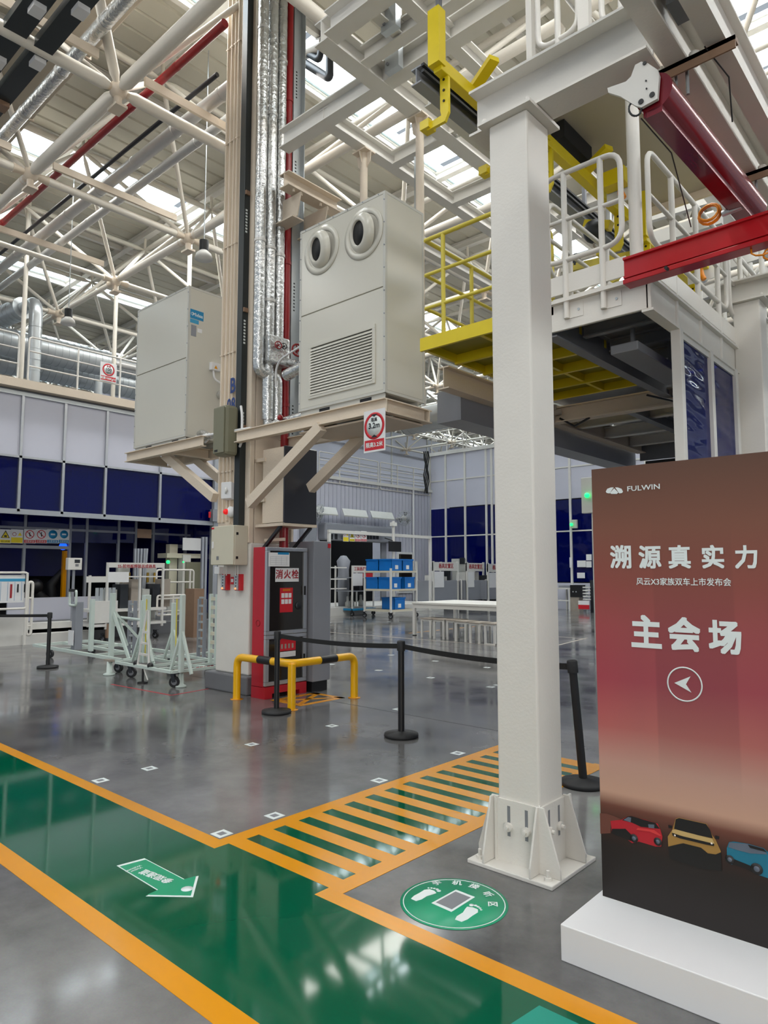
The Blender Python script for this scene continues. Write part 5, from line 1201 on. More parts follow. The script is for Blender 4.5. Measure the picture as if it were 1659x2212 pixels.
for u0, u1, k, i in ((0, 23, 'tri', 'leftmost on the strip under the blue booth glazing'), (24, 49, 'mix', 'second on the strip under the booth glazing'), (52, 76, 'pro', 'standing first among the ring and disc signs in the booth'), (77, 101, 'pro', 'beside the first blue disc in the booth'), (102, 126, 'man', 'beside the red ring in the booth'), (127, 149, 'man', 'rightmost on the booth strip')):
    safety_sign(u0, 1143, u1, 1174, xs_, k, i)
# gantry with sign board, back right
xg = -18.3
o = thing('gantry_frame', 'white gantry frame standing around the bin carts before the dark doorway', 'frame', (xg, 20, 0))
a, c = PX(711, 1150, xg), PX(929, 1155, xg); zg = a.z
for y_ in (a.y, c.y): B().box(xg-.05, xg+.05, y_-.05, y_+.05, .0, zg).build('post', 'white2', o)
B().box(xg-.05, xg+.05, a.y-.05, c.y+.05, zg-.02, zg+.1).build('top_rail', 'white2', o)
for v in (1226, 1251, 1272): 
    z = PX(711, v, xg).z; B().box(xg-.02, xg+.02, a.y-1.8, a.y+.9, z-.02, z+.02).build('side_rail', 'white2', o)
for c2 in (1.0, 2.0): B().box(xg-.02, xg+.02, a.y-c2, a.y-c2+.04, .3, 1.75).build('side_post', 'white2', o)
B().box(XC+.2, xg-.2, a.y-2.5, c.y+1.2, 0, .30).build('raised_platform', 'white2', label='low white raised platform behind the blue bin carts', cat='platform')
xg2 = xg-.02
ss = thing('sign_board', 'long grey sign board carrying small black pictures under the gantry top', 'sign', (xg2, 19, 2.6))
a, c = PX(714, 1147, xg2-.1), PX(826, 1170, xg2-.1); B().box(xg2-.12, xg2-.1, a.y, c.y, c.z, a.z).build('board', 'greyside', ss)
for y_ in (a.y+.3, c.y-.3): B().box(xg2-.10, xg2+.0, y_-.03, y_+.03, a.z-.05, zg+.08).build('strap', 'galv', ss)
for u in (717, 727, 795, 802, 809, 816): q, r = PX(u, 1153, xg2), PX(u+6, 1165, xg2); B().box(xg2-.1, xg2-.095, q.y, r.y, r.z, q.z).build('picture', 'ink', ss)
for u0, u1, k, i in ((741, 753, 'mix', 'first of four coloured signs on the gantry board'), (755, 766, 'tri', 'second of four coloured signs on the gantry board'), (767, 779, 'pro', 'third of four coloured signs on the gantry board'), (780, 792, 'pro', 'last of four coloured signs on the gantry board')):
    safety_sign(u0, 1147, u1, 1170, xg2+.02, k, i)
# monitor on a post
xm = -17.6; a, c = PX(841, 1169, xm), PX(867, 1192, xm)
o = thing('monitor', 'black monitor on a white post above the stacked blue bins', 'monitor', (xm, (a.y+c.y)/2, 0))
B().box(xm-.05, xm, a.y, c.y, c.z, a.z).build('screen', 'black', o, bevel=.006); ym = (a.y+c.y)/2
B().tube([(xm-.1, ym, 0), (xm-.1, ym, PX(850, 1125, xm).z)], .06, 10).build('post', 'white2', o); B().box(xm-.18, xm-.02, ym-.12, ym+.12, PX(850, 1136, xm).z, PX(850, 1128, xm).z).build('post_box', 'white2', o)
B().bar((xm-.1, ym-.5, a.z+.12), (xm-.1, ym, a.z+.02), .03, .03).build('arm', 'black', o)
# bins
def bin_(name_label, x, y, z, sx=.60, sy=.56, sz=.42, grp='blue plastic bins on the rack cart'):
    o = thing('storage_bin', name_label, 'bin', (x, y, z), group=grp); b = B(); t_ = .012
    b.box(x-sx/2, x+sx/2, y-sy/2, y+sy/2, z, z+t_)
    for bx_ in ((x-sx/2, x-sx/2+t_, y-sy/2, y+sy/2), (x+sx/2-t_, x+sx/2, y-sy/2, y+sy/2), (x-sx/2, x+sx/2, y-sy/2, y-sy/2+t_), (x-sx/2, x+sx/2, y+sy/2-t_, y+sy/2)): b.box(*bx_, z, z+sz)
    b.build('bin_body', 'blue_bin', o)
    r = B()
    for bx_ in ((x-sx/2-.02, x-sx/2+t_, y-sy/2-.02, y+sy/2+.02), (x+sx/2-t_, x+sx/2+.02, y-sy/2-.02, y+sy/2+.02), (x-sx/2, x+sx/2, y-sy/2-.02, y-sy/2+t_), (x-sx/2, x+sx/2, y+sy/2-t_, y+sy/2+.02)): r.box(*bx_, z+sz-.05, z+sz)
    r.build('rim', 'blue_bin', o, kind='stuff')
    B().box(x+sx/2+.001, x+sx/2+.004, y-.09, y+.07, z+.06, z+.2).build('label_card', 'paper', o)
    return o
cx0, cx1, cy0, cy1 = -17.2, -15.95, 18.1, 19.5
o = thing('bin_rack_cart', 'white three shelf rack cart loaded with blue bins', 'cart', (-16.5, 18.8, 0))
for x in (cx0, cx1):
    for y in (cy0, cy1): B().box(x-.03, x+.03, y-.03, y+.03, .2, 1.75).build('upright', 'white2', o)
zs = (.30, 1.02, 1.66)
for z in zs:
    s_ = B().box(cx0, cx1, cy0, cy1, z-.02, z).build('shelf', 'wood' if z < .5 else 'white2', o)
    b = B()
    for p, q in (((cx0, cy0), (cx1, cy0)), ((cx1, cy0), (cx1, cy1)), ((cx0, cy1), (cx1, cy1)), ((cx0, cy0), (cx0, cy1))): b.bar((*p, z-.03), (*q, z-.03), .05, .07)
    b.build('shelf_rail', 'boxcream', s_, kind='stuff')
for x, y in ((cx0, cy0), (cx1, cy0), (cx0, cy1), (cx1, cy1)): caster(o, x, y, .08, .3)
k = 0
for lab, x, y, z in (('blue bin at the left rear of the top shelf', -16.87, 18.42, 1.66), ('blue bin at the front left of the top shelf', -16.25, 18.42, 1.66), ('blue bin with a white card at the right of the top shelf', -16.25, 19.02, 1.66), ('blue bin at the right rear of the top shelf', -16.87, 19.02, 1.66),
                     ('blue bin at the left rear of the middle shelf', -16.85, 18.4, 1.02), ('blue bin with a white card at the front left of the middle shelf', -16.28, 18.4, 1.02), ('blue bin at the right of the middle shelf', -16.28, 19.15, 1.02), ('only blue bin on the bottom shelf', -16.4, 18.75, .30)):
    bin_(lab, x, y, z)
def machine_cart(label, x, y, sx, sy, h, red='工装器具', panels=True, m='white2', wheels=True):
    """white rack with a lettered header, a paper panel and a cluster of fixtures"""
    o = thing('fixture_rack', label, 'rack', (x, y, 0), group=None)
    for ax in (-1, 1):
        for ay in (-1, 1): B().box(x+ax*sx/2-.025, x+ax*sx/2+.025, y+ay*sy/2-.025, y+ay*sy/2+.025, .2, h).build('upright', m, o)
    for z in (.25, h*.48, h*.75): B().box(x-sx/2, x+sx/2, y-sy/2, y+sy/2, z, z+.03).build('shelf', 'greyside', o)
    q = B().box(x+sx/2+.026, x+sx/2+.036, y-sy/2-.03, y+sy/2+.03, h-.26, h).build('header_board', m, o)
    text(red, .15, 'inkred', (x+sx/2+.037, y, h-.13), UY, UZ, q, bold=.004)
    if panels: B().box(x+sx/2+.026, x+sx/2+.032, y-sy/2, y-.05, h-.75, h-.28).build('notice_panel', 'paper', o)
    for k in range(3): B().lathe((x+random.uniform(-.2, .2), y-sy/4+k*sy/4, .28+.02*k), [(0, 0), (.1, 0), (.1, .2), (.05, .25), (.05, .42), (0, .45)], UZ, 10).build('fixture', 'machine', o)
    for k in range(2): B().box(x-.1, x+.15, y+sy*.1+k*.2, y+sy*.1+.14+k*.2, h*.48+.03, h*.48+.3+.08*k).build('fixture_block', 'steel_dark', o)
    if wheels:
        for ax in (-1, 1):
            for ay in (-1, 1): caster(o, x+ax*sx/2, y+ay*sy/2, .08, .2)
    return o
R1 = machine_cart('white lettered rack cart with red parts left of the blue bin cart', -18.5, 18.9, .9, 1.15, 1.86, '工装器具定置架')
B().box(-18.35, -18.02, 19.0, 19.4, 1.42, 1.58).build('red_part', 'signred', R1)
B().box(-19.0, -17.95, 18.3, 19.5, .2, .27).build('blue_deck', 'signblue', R1)
q = thing('plastic_wrap', 'grey wrapped bundle standing behind the lettered rack cart', 'bundle', (-19.2, 19.4, .3)); p = PX(742, 1215, -19.3)
B().lathe((-19.3, p.y, .3), [(0, 0), (.2, 0), (.24, .8), (.22, 1.4), (.28, 1.75), (.12, 1.95), (0, 1.97)], UZ, 12).build('wrap', 'greyside', q, bevel=0)
# table and stools
o = thing('work_table', 'long white work table with thin steel legs in front of the machines', 'table', (-9.6, 14.2, 0))
TA, TB = PZ(898, 1372), PZ(1150, 1405); dx_ = (TB-TA); tx0, tx1, ty0, ty1 = -11.4, -8.55, 13.75, 15.6
B().box(tx0, tx1, ty0, ty1, .80, .85).build('table_top', 'white2', o, bevel=.005); B().box(tx0+.02, tx1-.02, ty0+.02, ty1-.02, .70, .80).build('apron', 'white2', o)
for x in (tx0+.05, tx1-.05):
    for y in (ty0+.05, ty1-.05): l = B().box(x-.035, x+.035, y-.035, y+.035, .02, .70).build('leg', 'white2', o); B().box(x-.04, x+.04, y-.04, y+.04, 0, .02).build('foot', 'black', l)
for i, (u0, u1, v) in enumerate(((911, 931, 1376), (938, 960, 1379), (966, 985, 1381), (985, 1009, 1385), (1016, 1038, 1389), (1048, 1072, 1392))):
    a, c = PZ(u0, v), PZ(u1, v+2); x0_, y0_ = a.x, a.y; w_ = max(.26, min(.36, (c-a).length)); D = .36
    o = thing('stool', ('leftmost white framed stool under the work table', 'second white framed stool from the left under the table', 'third white framed stool, mostly behind its neighbour', 'middle white framed stool with a worn wooden edge', 'fifth white framed stool from the left', 'white framed stool just left of the foreground column', 'white framed stool half hidden by the foreground column')[i], 'stool', (x0_+w_/2, y0_+D/2-.1, 0), group='stools along the work table')
    ca, sa = math.cos(.42), math.sin(.42)
    cx_, cy_ = x0_+w_/2, y0_+.1
    B().box(cx_-w_/2-.015, cx_+w_/2+.015, cy_-.15, cy_+.35, .45, .475).build('seat', 'wood', o)
    B().box(cx_-w_/2, cx_+w_/2, cy_-.135, cy_+.335, .41, .45).build('seat_frame', 'white2', o)
    for ax in (-1, 1):
        for ay in (-.12, .32): B().box(cx_+ax*(w_/2-.025)-.025, cx_+ax*(w_/2-.025)+.025, cy_+ay-.02, cy_+ay+.02, 0, .41).build('leg', 'white2', o)
    if i == 5: B().box(cx_-w_/2, cx_+w_/2, cy_-.135, cy_-.105, 0, .03).build('foot_bar', 'white2', o)
# machines behind the table
def testbench(label, px0, px1, ytop, x, seed):
    random.seed(seed); a, c = PX(px0, 1300, x), PX(px1, 1300, x); h = PX(px0, ytop, x).z; y0, y1 = a.y, c.y
    o = thing('assembly_machine', label, 'machine', (x, (y0+y1)/2, 0))
    B().box(x-1, x, y0, y1, .35, 1.25).build('lower_cabinet', 'greyside', o, bevel=.01); B().box(x-1, x, y0, y1, .02, .3).build('plinth', 'steel_dark', o)
    for y in (y0+.04, y1-.04):
        for xx_ in (x-.95, x): B().box(xx_-.04, xx_+.04, y-.04, y+.04, 0, h).build('upright', 'white2', o)
    q = B().box(x-.05, x+.03, y0, y1, h-.42, h-.04).build('header_board', 'white2', o); text('器具定置区', .22, 'inkred', (x+.032, (y0+y1)/2, h-.22), UY, UZ, q, bold=.005)
    B().box(x, x+.02, y0+.08, y0+(y1-y0)*.42, h-1.15, h-.45).build('notice_panel', 'paper', o)
    B().box(x-.5, x-.4, y0+(y1-y0)*.45, y1-.1, h-1.1, h-.5).build('screen_panel', 'steel_dark', o); B().ball((x-.38, y1-.4, h-.9), .03, 6).build('indicator', 'lampblue', o)
    for k in range(5): B().box(x-.6, x-.2, y0+.2+k*.3, y0+.4+k*.3, 1.25, 1.4+random.random()*.35).build('fixture_block', random.choice(('machine', 'steel_dark', 'white2')), o)
    b = B().tube(fil([(x+.05, y1-.1, 1.2), (x+.25, y1-.1, 1.3), (x+.25, y1-.1, .4)], .1), .03, 8).build('handle_rail', 'white2', o)
    return o
testbench('white assembly machine with red lettering seen above the left end of the table', 935, 990, 1212, -18.6, 3)
testbench('white assembly machine in the middle above the work table', 1008, 1046, 1214, -18.3, 5)
testbench('white assembly machine directly left of the foreground column', 1054, 1100, 1216, -17.9, 8)
o = thing('machine_tower', 'tall narrow white machine tower between the first two assembly machines', 'machine', (-19, 26.5, 0)); a, c = PX(990, 1200, -19.0), PX(1007, 1200, -19.0)
B().box(-19.4, -19.0, a.y, c.y, 0, PX(995, 1207, -19).z).build('body', 'machine', o, bevel=.01); B().box(-19.0, -18.98, a.y+.1, a.y+.5, 2.0, 2.3).build('screen', 'steel_dark', o)
o = thing('filling_machine', 'cream machine head with a dark window behind the assembly machines', 'machine', (-20, 28, 2)); a, c = PX(1002, 1195, -20.0), PX(1028, 1212, -20.0)
B().box(-20.6, -20, a.y, c.y, 1.0, a.z).build('body', 'boxcream', o, bevel=.01); B().box(-20, -19.98, a.y+.6, c.y-.2, c.z, c.z+.35).build('window', 'grey', o)
o = thing('filling_machine', 'cream machine column rising just left of the foreground column', 'machine', (-20, 30, 2)); a, c = PX(1043, 1193, -19.0), PX(1062, 1212, -19.0)
B().box(-19.6, -19, a.y, c.y, 1.0, a.z).build('body', 'boxcream', o, bevel=.01); B().box(-19.4, -18.95, a.y+.5, c.y-.3, a.z, a.z+.5).build('cap', 'white2', o)
# left assembly rack with aluminium profiles
o = thing('fixture_rack', 'worn white rack cart with a red lettered header left of the cream column', 'rack', (-15.6, 8.6, 0))
xr = -15.5; a, c = PX(233, 1215, xr), PX(353, 1215, xr); zh = a.z
for y in (a.y, (a.y+c.y)/2+.1, c.y): B().box(xr-.025, xr+.025, y-.025, y+.025, .3, zh).build('upright', 'white2', o)
for y in (a.y, c.y): B().box(xr-.9, xr-.85, y-.025, y+.025, .3, zh-.3).build('upright', 'white2', o)
q = B().box(xr+.026, xr+.036, a.y, c.y, PX(240, 1226, xr).z, zh).build('header_board', 'white2', o); text('SS-前地板焊装总成器具', .095, 'inkred', (xr+.037, (a.y+c.y)/2, zh-.09), UY, UZ, q, bold=.002)
B().box(xr+.026, xr+.034, a.y, a.y+(c.y-a.y)*.36, PX(240, 1258, xr).z, zh-.22).build('notice_panel', 'paper', o)
B().box(xr+.01, xr+.02, a.y-.5, a.y, PX(215, 1258, xr).z, PX(215, 1245, xr).z).build('arm_board', 'white2', o)
z = PX(300, 1247, xr).z; B().box(xr-.02, xr+.02, a.y, c.y, z, z+.03).build('cross_rail', 'white2', o)
for z in (.42, .75): B().box(xr-.9, xr+.03, a.y-.3, c.y+.1, z-.06, z).build('deck', 'white2', o)
for k in range(6): B().box(xr-.6, xr-.2, a.y+.15+k*.28, a.y+.35+k*.28, .75, 1.2+.12*(k % 3)).build('fixture_block', ('machine', 'steel_dark', 'wood')[k % 3], o)
for k in range(5): B().box(xr-.05, xr-.04, a.y-.25+k*.1, a.y-.17+k*.1, .95, 1.25).build('clear_slat', 'galv', o)
B().box(xr-.1, xr+.05, a.y-.3, a.y+.25, .45, .95).build('drawer_box', 'white2', o)
for y in (a.y, c.y-.1): caster(o, xr-.1, y, .08, .3)
for y in (a.y+.05,): B().box(xr-.04, xr+.04, y-.04, y+.04, .1, .42).build('leg', 'rust', o)
o = thing('aluminium_profiles', 'bundle of aluminium profiles leaning upright behind the lettered rack', 'metal profiles', (-16.2, 9.2, .3))
for k, u in enumerate((292, 298, 305, 312, 317)):
    p, q = PX(u, 1185, -16.0), PX(u-3-k*2, 1340, -16.0); B().bar(q, p, .06, .05).build('profile', 'alu', o)
for i, (u0, u1, l) in enumerate(((258, 282, 'brass and steel welding fixture left of the profiles'), (312, 340, 'brass and steel welding fixture right of the profiles'))):
    o = thing('welding_fixture', l, 'fixture', (-16.3, 9, .3)); a, c = PX(u0, 1240, -16.3), PX(u1, 1290, -16.3); ym = (a.y+c.y)/2
    B().box(-16.5, -16.35, a.y, c.y, .3, a.z+.2).build('back_plate', 'machine', o, bevel=.03); B().lathe((-16.3, ym, .9), [(0, 0), (.16, 0), (.2, .1), (.16, .35), (0, .4)], UZ, 12).build('pot', 'galv', o)
    for s in (-1, 1): B().cyl((-16.3, ym+s*.1, 1.35), (-16.3, ym+s*.1, 1.6), .035, 8).build('clamp', 'brass', o)
o = thing('assembly_machine', 'pale machine with green lamps behind the trolleys beside the booth corner', 'machine', (-17, 11, 0))
xm = -17.2; a, c = PX(365, 1195, xm), PX(440, 1300, xm)
B().box(xm-.8, xm, a.y, c.y+.3, .35, .95).build('table', 'machine', o); B().box(xm-.5, xm-.3, a.y+.2, a.y+.45, .95, 2.4).build('column', 'boxcream', o); B().box(xm-.6, xm-.1, a.y, c.y, PX(380, 1205, xm).z, PX(380, 1195, xm).z).build('bridge', 'boxcream', o)
B().box(xm-.3, xm-.05, (a.y+c.y)/2-.1, (a.y+c.y)/2+.15, .95, 2.1).build('head', 'white2', o); B().box(xm-.25, xm, c.y-.6, c.y-.1, .95, 1.9).build('hopper', 'speaker', o)
q = PX(412, 1185, xm+.05); B().box(xm+.02, xm+.05, q.y-.25, q.y+.35, q.z-.05, q.z+.3).build('notice_board', 'lblue' if False else 'paper', o)
for u, v, r in ((363, 1214, .05), (396, 1214, .025)): q = PX(u, v, xm+.2); B().ball(q, r, 6).build('green_lamp', 'lampgreen', o)
o = thing('guard_rail', 'white rail loops around the small machine behind the trolleys', 'guard rail', (-16, 10, .3))
a, c = PX(338, 1250, -16.2), PX(418, 1250, -16.2); loop(o, (-16.2, a.y, 0), (-16.2, c.y, 0), .6, PX(340, 1231, -16.2).z, r=.025, rad=.08, mid=(PX(340, 1258, -16.2).z,), posts=(.9,), zdown=.4)
a, c = PX(340, 1290, -15.6), PX(407, 1290, -15.6); loop(o, (-15.6, a.y, 0), (-15.6, c.y, 0), .55, PX(340, 1287, -15.6).z, r=.025, rad=.06, mid=(.95,), posts=(.5,), zdown=.3)
for u, l in ((445, 'tall aluminium profile post beside the booth corner, nearer the column'), (438, 'tall aluminium profile post beside the booth corner, farther one')):
    q = PX(u, 1160, -15.4); B().box(-15.43, -15.37, q.y-.03, q.y+.03, 0, q.z).build('profile_post', 'alu', label=l, cat='post')
o = thing('wall_box', 'small grey box with a red lamp on the booth corner post', 'box', (XB+.2, YE, 2.8)); q = PX(458, 1115, XB+.2)
B().box(XB+.1, XB+.25, q.y+.0, q.y+.28, q.z-.15, q.z+.2).build('housing', 'greyside', o); B().cyl((XB+.2, q.y-.08, q.z-.05), (XB+.2, q.y-.08, q.z+.12), .035, 8).build('red_lamp', 'signred', o)
o = thing('hanging_chart', 'pinkish paper chart hanging inside the booth above the profiles', 'notice', (-17.6, 9.5, 2.3)); a, c = PX(297, 1142, -17.4), PX(327, 1163, -17.4)
B().box(-17.41, -17.4, a.y, c.y, c.z, a.z).build('sheet', 'rust', o)
o = thing('crate', 'brown crate standing just left of the cream column', 'crate', (-14, 10.5, 0)); a, c = PX(420, 1272, -15.0), PX(440, 1320, -15.0)
B().box(-15.4, -15.0, a.y, c.y, 0, a.z).build('crate_body', 'rust', o)
# right far side
yr = 26.9
o = thing('side_table', 'small white open frame side table right of the foreground column', 'table', (-14, 27, 0)); a, c = PY(1201, 1318, yr), PY(1231, 1318, yr)
for x in (a.x, c.x):
    for y in (yr, yr+1.0): B().box(x-.03, x+.03, y-.03, y+.03, 0, .95).build('leg', 'white2', o)
B().box(a.x-.04, c.x+.04, yr-.04, yr+1.04, .9, .96).build('table_top', 'white2', o); B().box(a.x, c.x, yr-.02, yr+.02, .4, .45).build('stretcher', 'white2', o); B().box(a.x+.1, c.x, yr+.1, yr+.6, .96, 1.05).build('clutter', 'grey', o)
o = thing('black_case', 'black case on a tan carton beside the small side table', 'case', (-13.5, 27.3, 0)); a, c = PY(1232, 1300, yr), PY(1258, 1300, yr)
B().box(a.x, c.x, yr, yr+.5, .58, 1.08).build('case_body', 'black', o); 
for s in (.25, .5): B().disc((a.x+(c.x-a.x)*s, yr-.001, .8), .03, (0, -1, 0), .01, 10).build('clasp', 'galv', o)
B().box(a.x, c.x-.15, yr+.02, yr+.4, 0, .57).build('carton', 'wood', label='tan carton carrying the black case', cat='carton')
o = thing('reel_stack', 'stack of white discs behind a red and white plate beside the advertising panel', 'stack', (-12.8, 26, 0)); a, c = PY(1252, 1320, 26.0), PY(1275, 1320, 26.0)
for k in range(5): B().disc(((a.x+c.x)/2, 26.2, .5+k*.12), .16, UZ, .05, 14).build('disc', 'white2', o)
B().cyl(((a.x+c.x)/2, 26.2, 0), ((a.x+c.x)/2, 26.2, 1.1), .05, 8).build('spindle', 'galv', o); B().box(a.x, c.x, 25.9, 25.94, .15, .32).build('red_plate', 'signred', o); B().box(a.x, c.x, 25.9, 25.94, .32, .48).build('white_plate', 'paper', o)
B().box((a.x+c.x)/2+.1, c.x+.3, 26.3, 26.6, 0, 1.3).build('dark_core', 'steel_dark', o)
ys = YC-.12
o = thing('mandatory_sign', 'white sign with a pale blue disc right of the foreground column', 'sign', (-15, ys, 2.3)); a, c = PY(1186, 1160, ys), PY(1202, 1185, ys)
B().box(a.x, c.x, ys, ys+.01, c.z, a.z).build('sign_plate', 'paper', o); B().disc(((a.x+c.x)/2, ys-.001, a.z-.3), .17, (0, -1, 0), .002, 20).build('disc', 'lblue', o); B().box(a.x+.03, c.x-.03, ys-.003, ys, c.z+.03, c.z+.12).build('caption_band', 'lblue', o)
for k, (u, v, w_, h, l) in enumerate(((1263, 1070, 17, 75, 'tall wall cabinet with a green glow beside the advertising panel'), (1240, 1132, 12, 18, 'small white exit box with a green lamp on the enclosure mullion'))):
    yk = ys-.06 if k else 14.0; a, c = PY(u-w_/2, v-h/2, yk), PY(u+w_/2+(12 if not k else 0), v+h/2, yk)
    o = thing('lamp_box', l, 'lamp', (a.x, yk, c.z)); B().box(a.x, c.x, yk, yk+.12, c.z, a.z).build('housing', 'machine', o, bevel=.01)
    q = PY(1268 if not k else 1234, 1070 if not k else 1133, yk-.05); B().ball(q, .055 if not k else .07, 8).build('green_lamp', 'lampgreen', o)
    if not k: B().tube([(c.x-.05, yk+.06, c.z), (c.x-.05, yk+.06, 0)], .04, 8).build('post', 'machine', o)
for k, (u, v, w_, h) in enumerate(((1256, 1218, 19, 14), (1272, 1204, 12, 13), (1272, 1219, 12, 13), (1255, 1243, 17, 12), (1233, 1215, 6, 22))):
    a, c = PY(u-w_/2, v-h/2, ys), PY(u+w_/2, v+h/2, ys)
    B().box(a.x, c.x, ys, ys+.01, c.z, a.z).build('wall_notice', 'paper', label=('white notice lowest left on the blue glass by the advertising panel', 'upper white notice on the blue glass by the advertising panel', 'white notice half hidden by the advertising panel', 'faint white notice on the low white wall panel', 'narrow white notice on the enclosure post')[k], cat='notice')
# ================================================================ FLOOR DECALS AND THE ADVERTISING PANEL
# round phone-area sticker
c = (PZ(870, 1946)+PZ(1092, 1953))/2; R = .262
o = thing('floor_sticker', 'round green floor sticker with footprints and a phone picture', 'sticker', (c.x, c.y, 0))
B().disc(c, R, UZ, .002, 48).build('disc', 'decal_green', o)
B().ring(c+UZ*.002, R*.93, R*.95, UZ, .0006, 48).build('edge_ring', 'decal_white', o)
Ud = Vector((.14, .99, 0)).normalized(); Rd = Vector((.99, -.14, 0))   # reading direction: text tops face the column
vr = (PZ(1055, 1940)-PZ(900, 1950)).normalized()
ph = [PZ(*q, .0022) for q in ((985, 1922), (1026, 1938), (975, 1970), (932, 1951))]
B().prism(ph, (0, 0, .001)).build('phone_outline', 'decal_white', o)
pc = sum(ph, Vector())/4; B().prism([pc+(q-pc)*.80+UZ*.001 for q in ph], (0, 0, .0006)).build('phone_screen', 'grey', o)
def footprint(cp, heel, toe, mirror):
    d = (toe-heel); L = d.length; d.normalize(); n = Vector((-d.y, d.x, 0))*mirror; b = B()
    out = [(.0, -.10), (.0, .10), (.18, .15), (.45, .12), (.66, .17), (.8, .19), (.86, .05), (.84, -.12), (.7, -.2), (.45, -.17), (.2, -.16)]
    b.prism([heel+d*L*u+n*L*v+UZ*.0022 for u, v in out], (0, 0, .0008))
    for k, (u, v, r) in enumerate(((.96, .14, .07), (1.0, .04, .05), (.98, -.05, .045), (.94, -.13, .04), (.88, -.2, .035))): b.disc(heel+d*L*u+n*L*v+UZ*.0022, r*L, UZ, .0008, 10)
    return b.build('footprint', 'decal_white', o)
footprint(None, PZ(893, 1945), PZ(942, 1921), -1); footprint(None, PZ(990, 1990), PZ(1030, 1958), 1)
for ch, u, v in (('手', 944, 1908), ('机', 987, 1908), ('接', 1024, 1915), ('听', 1053, 1932), ('区', 1063, 1953)):
    p = PZ(u, v, .0023); up_ = (p-Vector((c.x, c.y, p.z))).normalized(); text(ch, .052, 'decal_white', p, up_.cross(UZ), up_, o, bold=.0015, th=.0006)
# arrow sticker on the green walkway
o = thing('floor_sticker', 'pale green arrow sticker pointing along the green walkway', 'sticker', tuple(PZ(340, 1900)))
A = [(252, 1872), (312, 1856), (396, 1900), (429, 1893), (417, 1939), (315, 1938), (342, 1929)]
A = [(252, 1871), (312, 1855), (400, 1901), (429, 1893), (417, 1939), (315, 1937), (341, 1925)]
pp = [PZ(*q) for q in A]; B().prism(pp[::-1], (0, 0, .003)).build('arrow_edge', 'decal_white', o)
pc = sum(pp, Vector())/len(pp)
B().prism([pc+(q-pc)*.93+UZ*.003 for q in pp][::-1], (0, 0, .0006)).build('arrow_body', 'decal_green', o)
ax = (pp[4]*.5+pp[3]*.5-(pp[0]+pp[1])/2); ax.z = 0; ax.normalize(); ay = UZ.cross(ax)
text('参观通道', .060, 'decal_white', pc+Vector((-.06, 0, .0037))-ax*.0, -ax, -ay, o, bold=.002, th=.0006); B().disc(pc+ax*.19+UZ*.0037, .03, UZ, .0005, 16).build('disc_mark', 'decal_white', o)
text('Visitor\nWalkway', .026, 'decal_white', pc-ax*.23+UZ*.0037, ay*-1, ax, o, bold=.0005, th=.0006)

o = thing('floor_sticker', 'corner of a lighter teal sticker at the bottom edge of the walkway', 'sticker', tuple(PZ(1165, 2173)))
P1, P2, P3 = PZ(1100, 2215), PZ(1165, 2173), PZ(1255, 2215); B().prism([P1, P3, P3+(P1-P2), P1+(P1-P2)+(P3-P2)*.0, P1][:4] if False else [P1, P1+(P3-P2), P3, P2][::-1], (0, 0, .002)).build('sheet', 'teal_sheet', o)
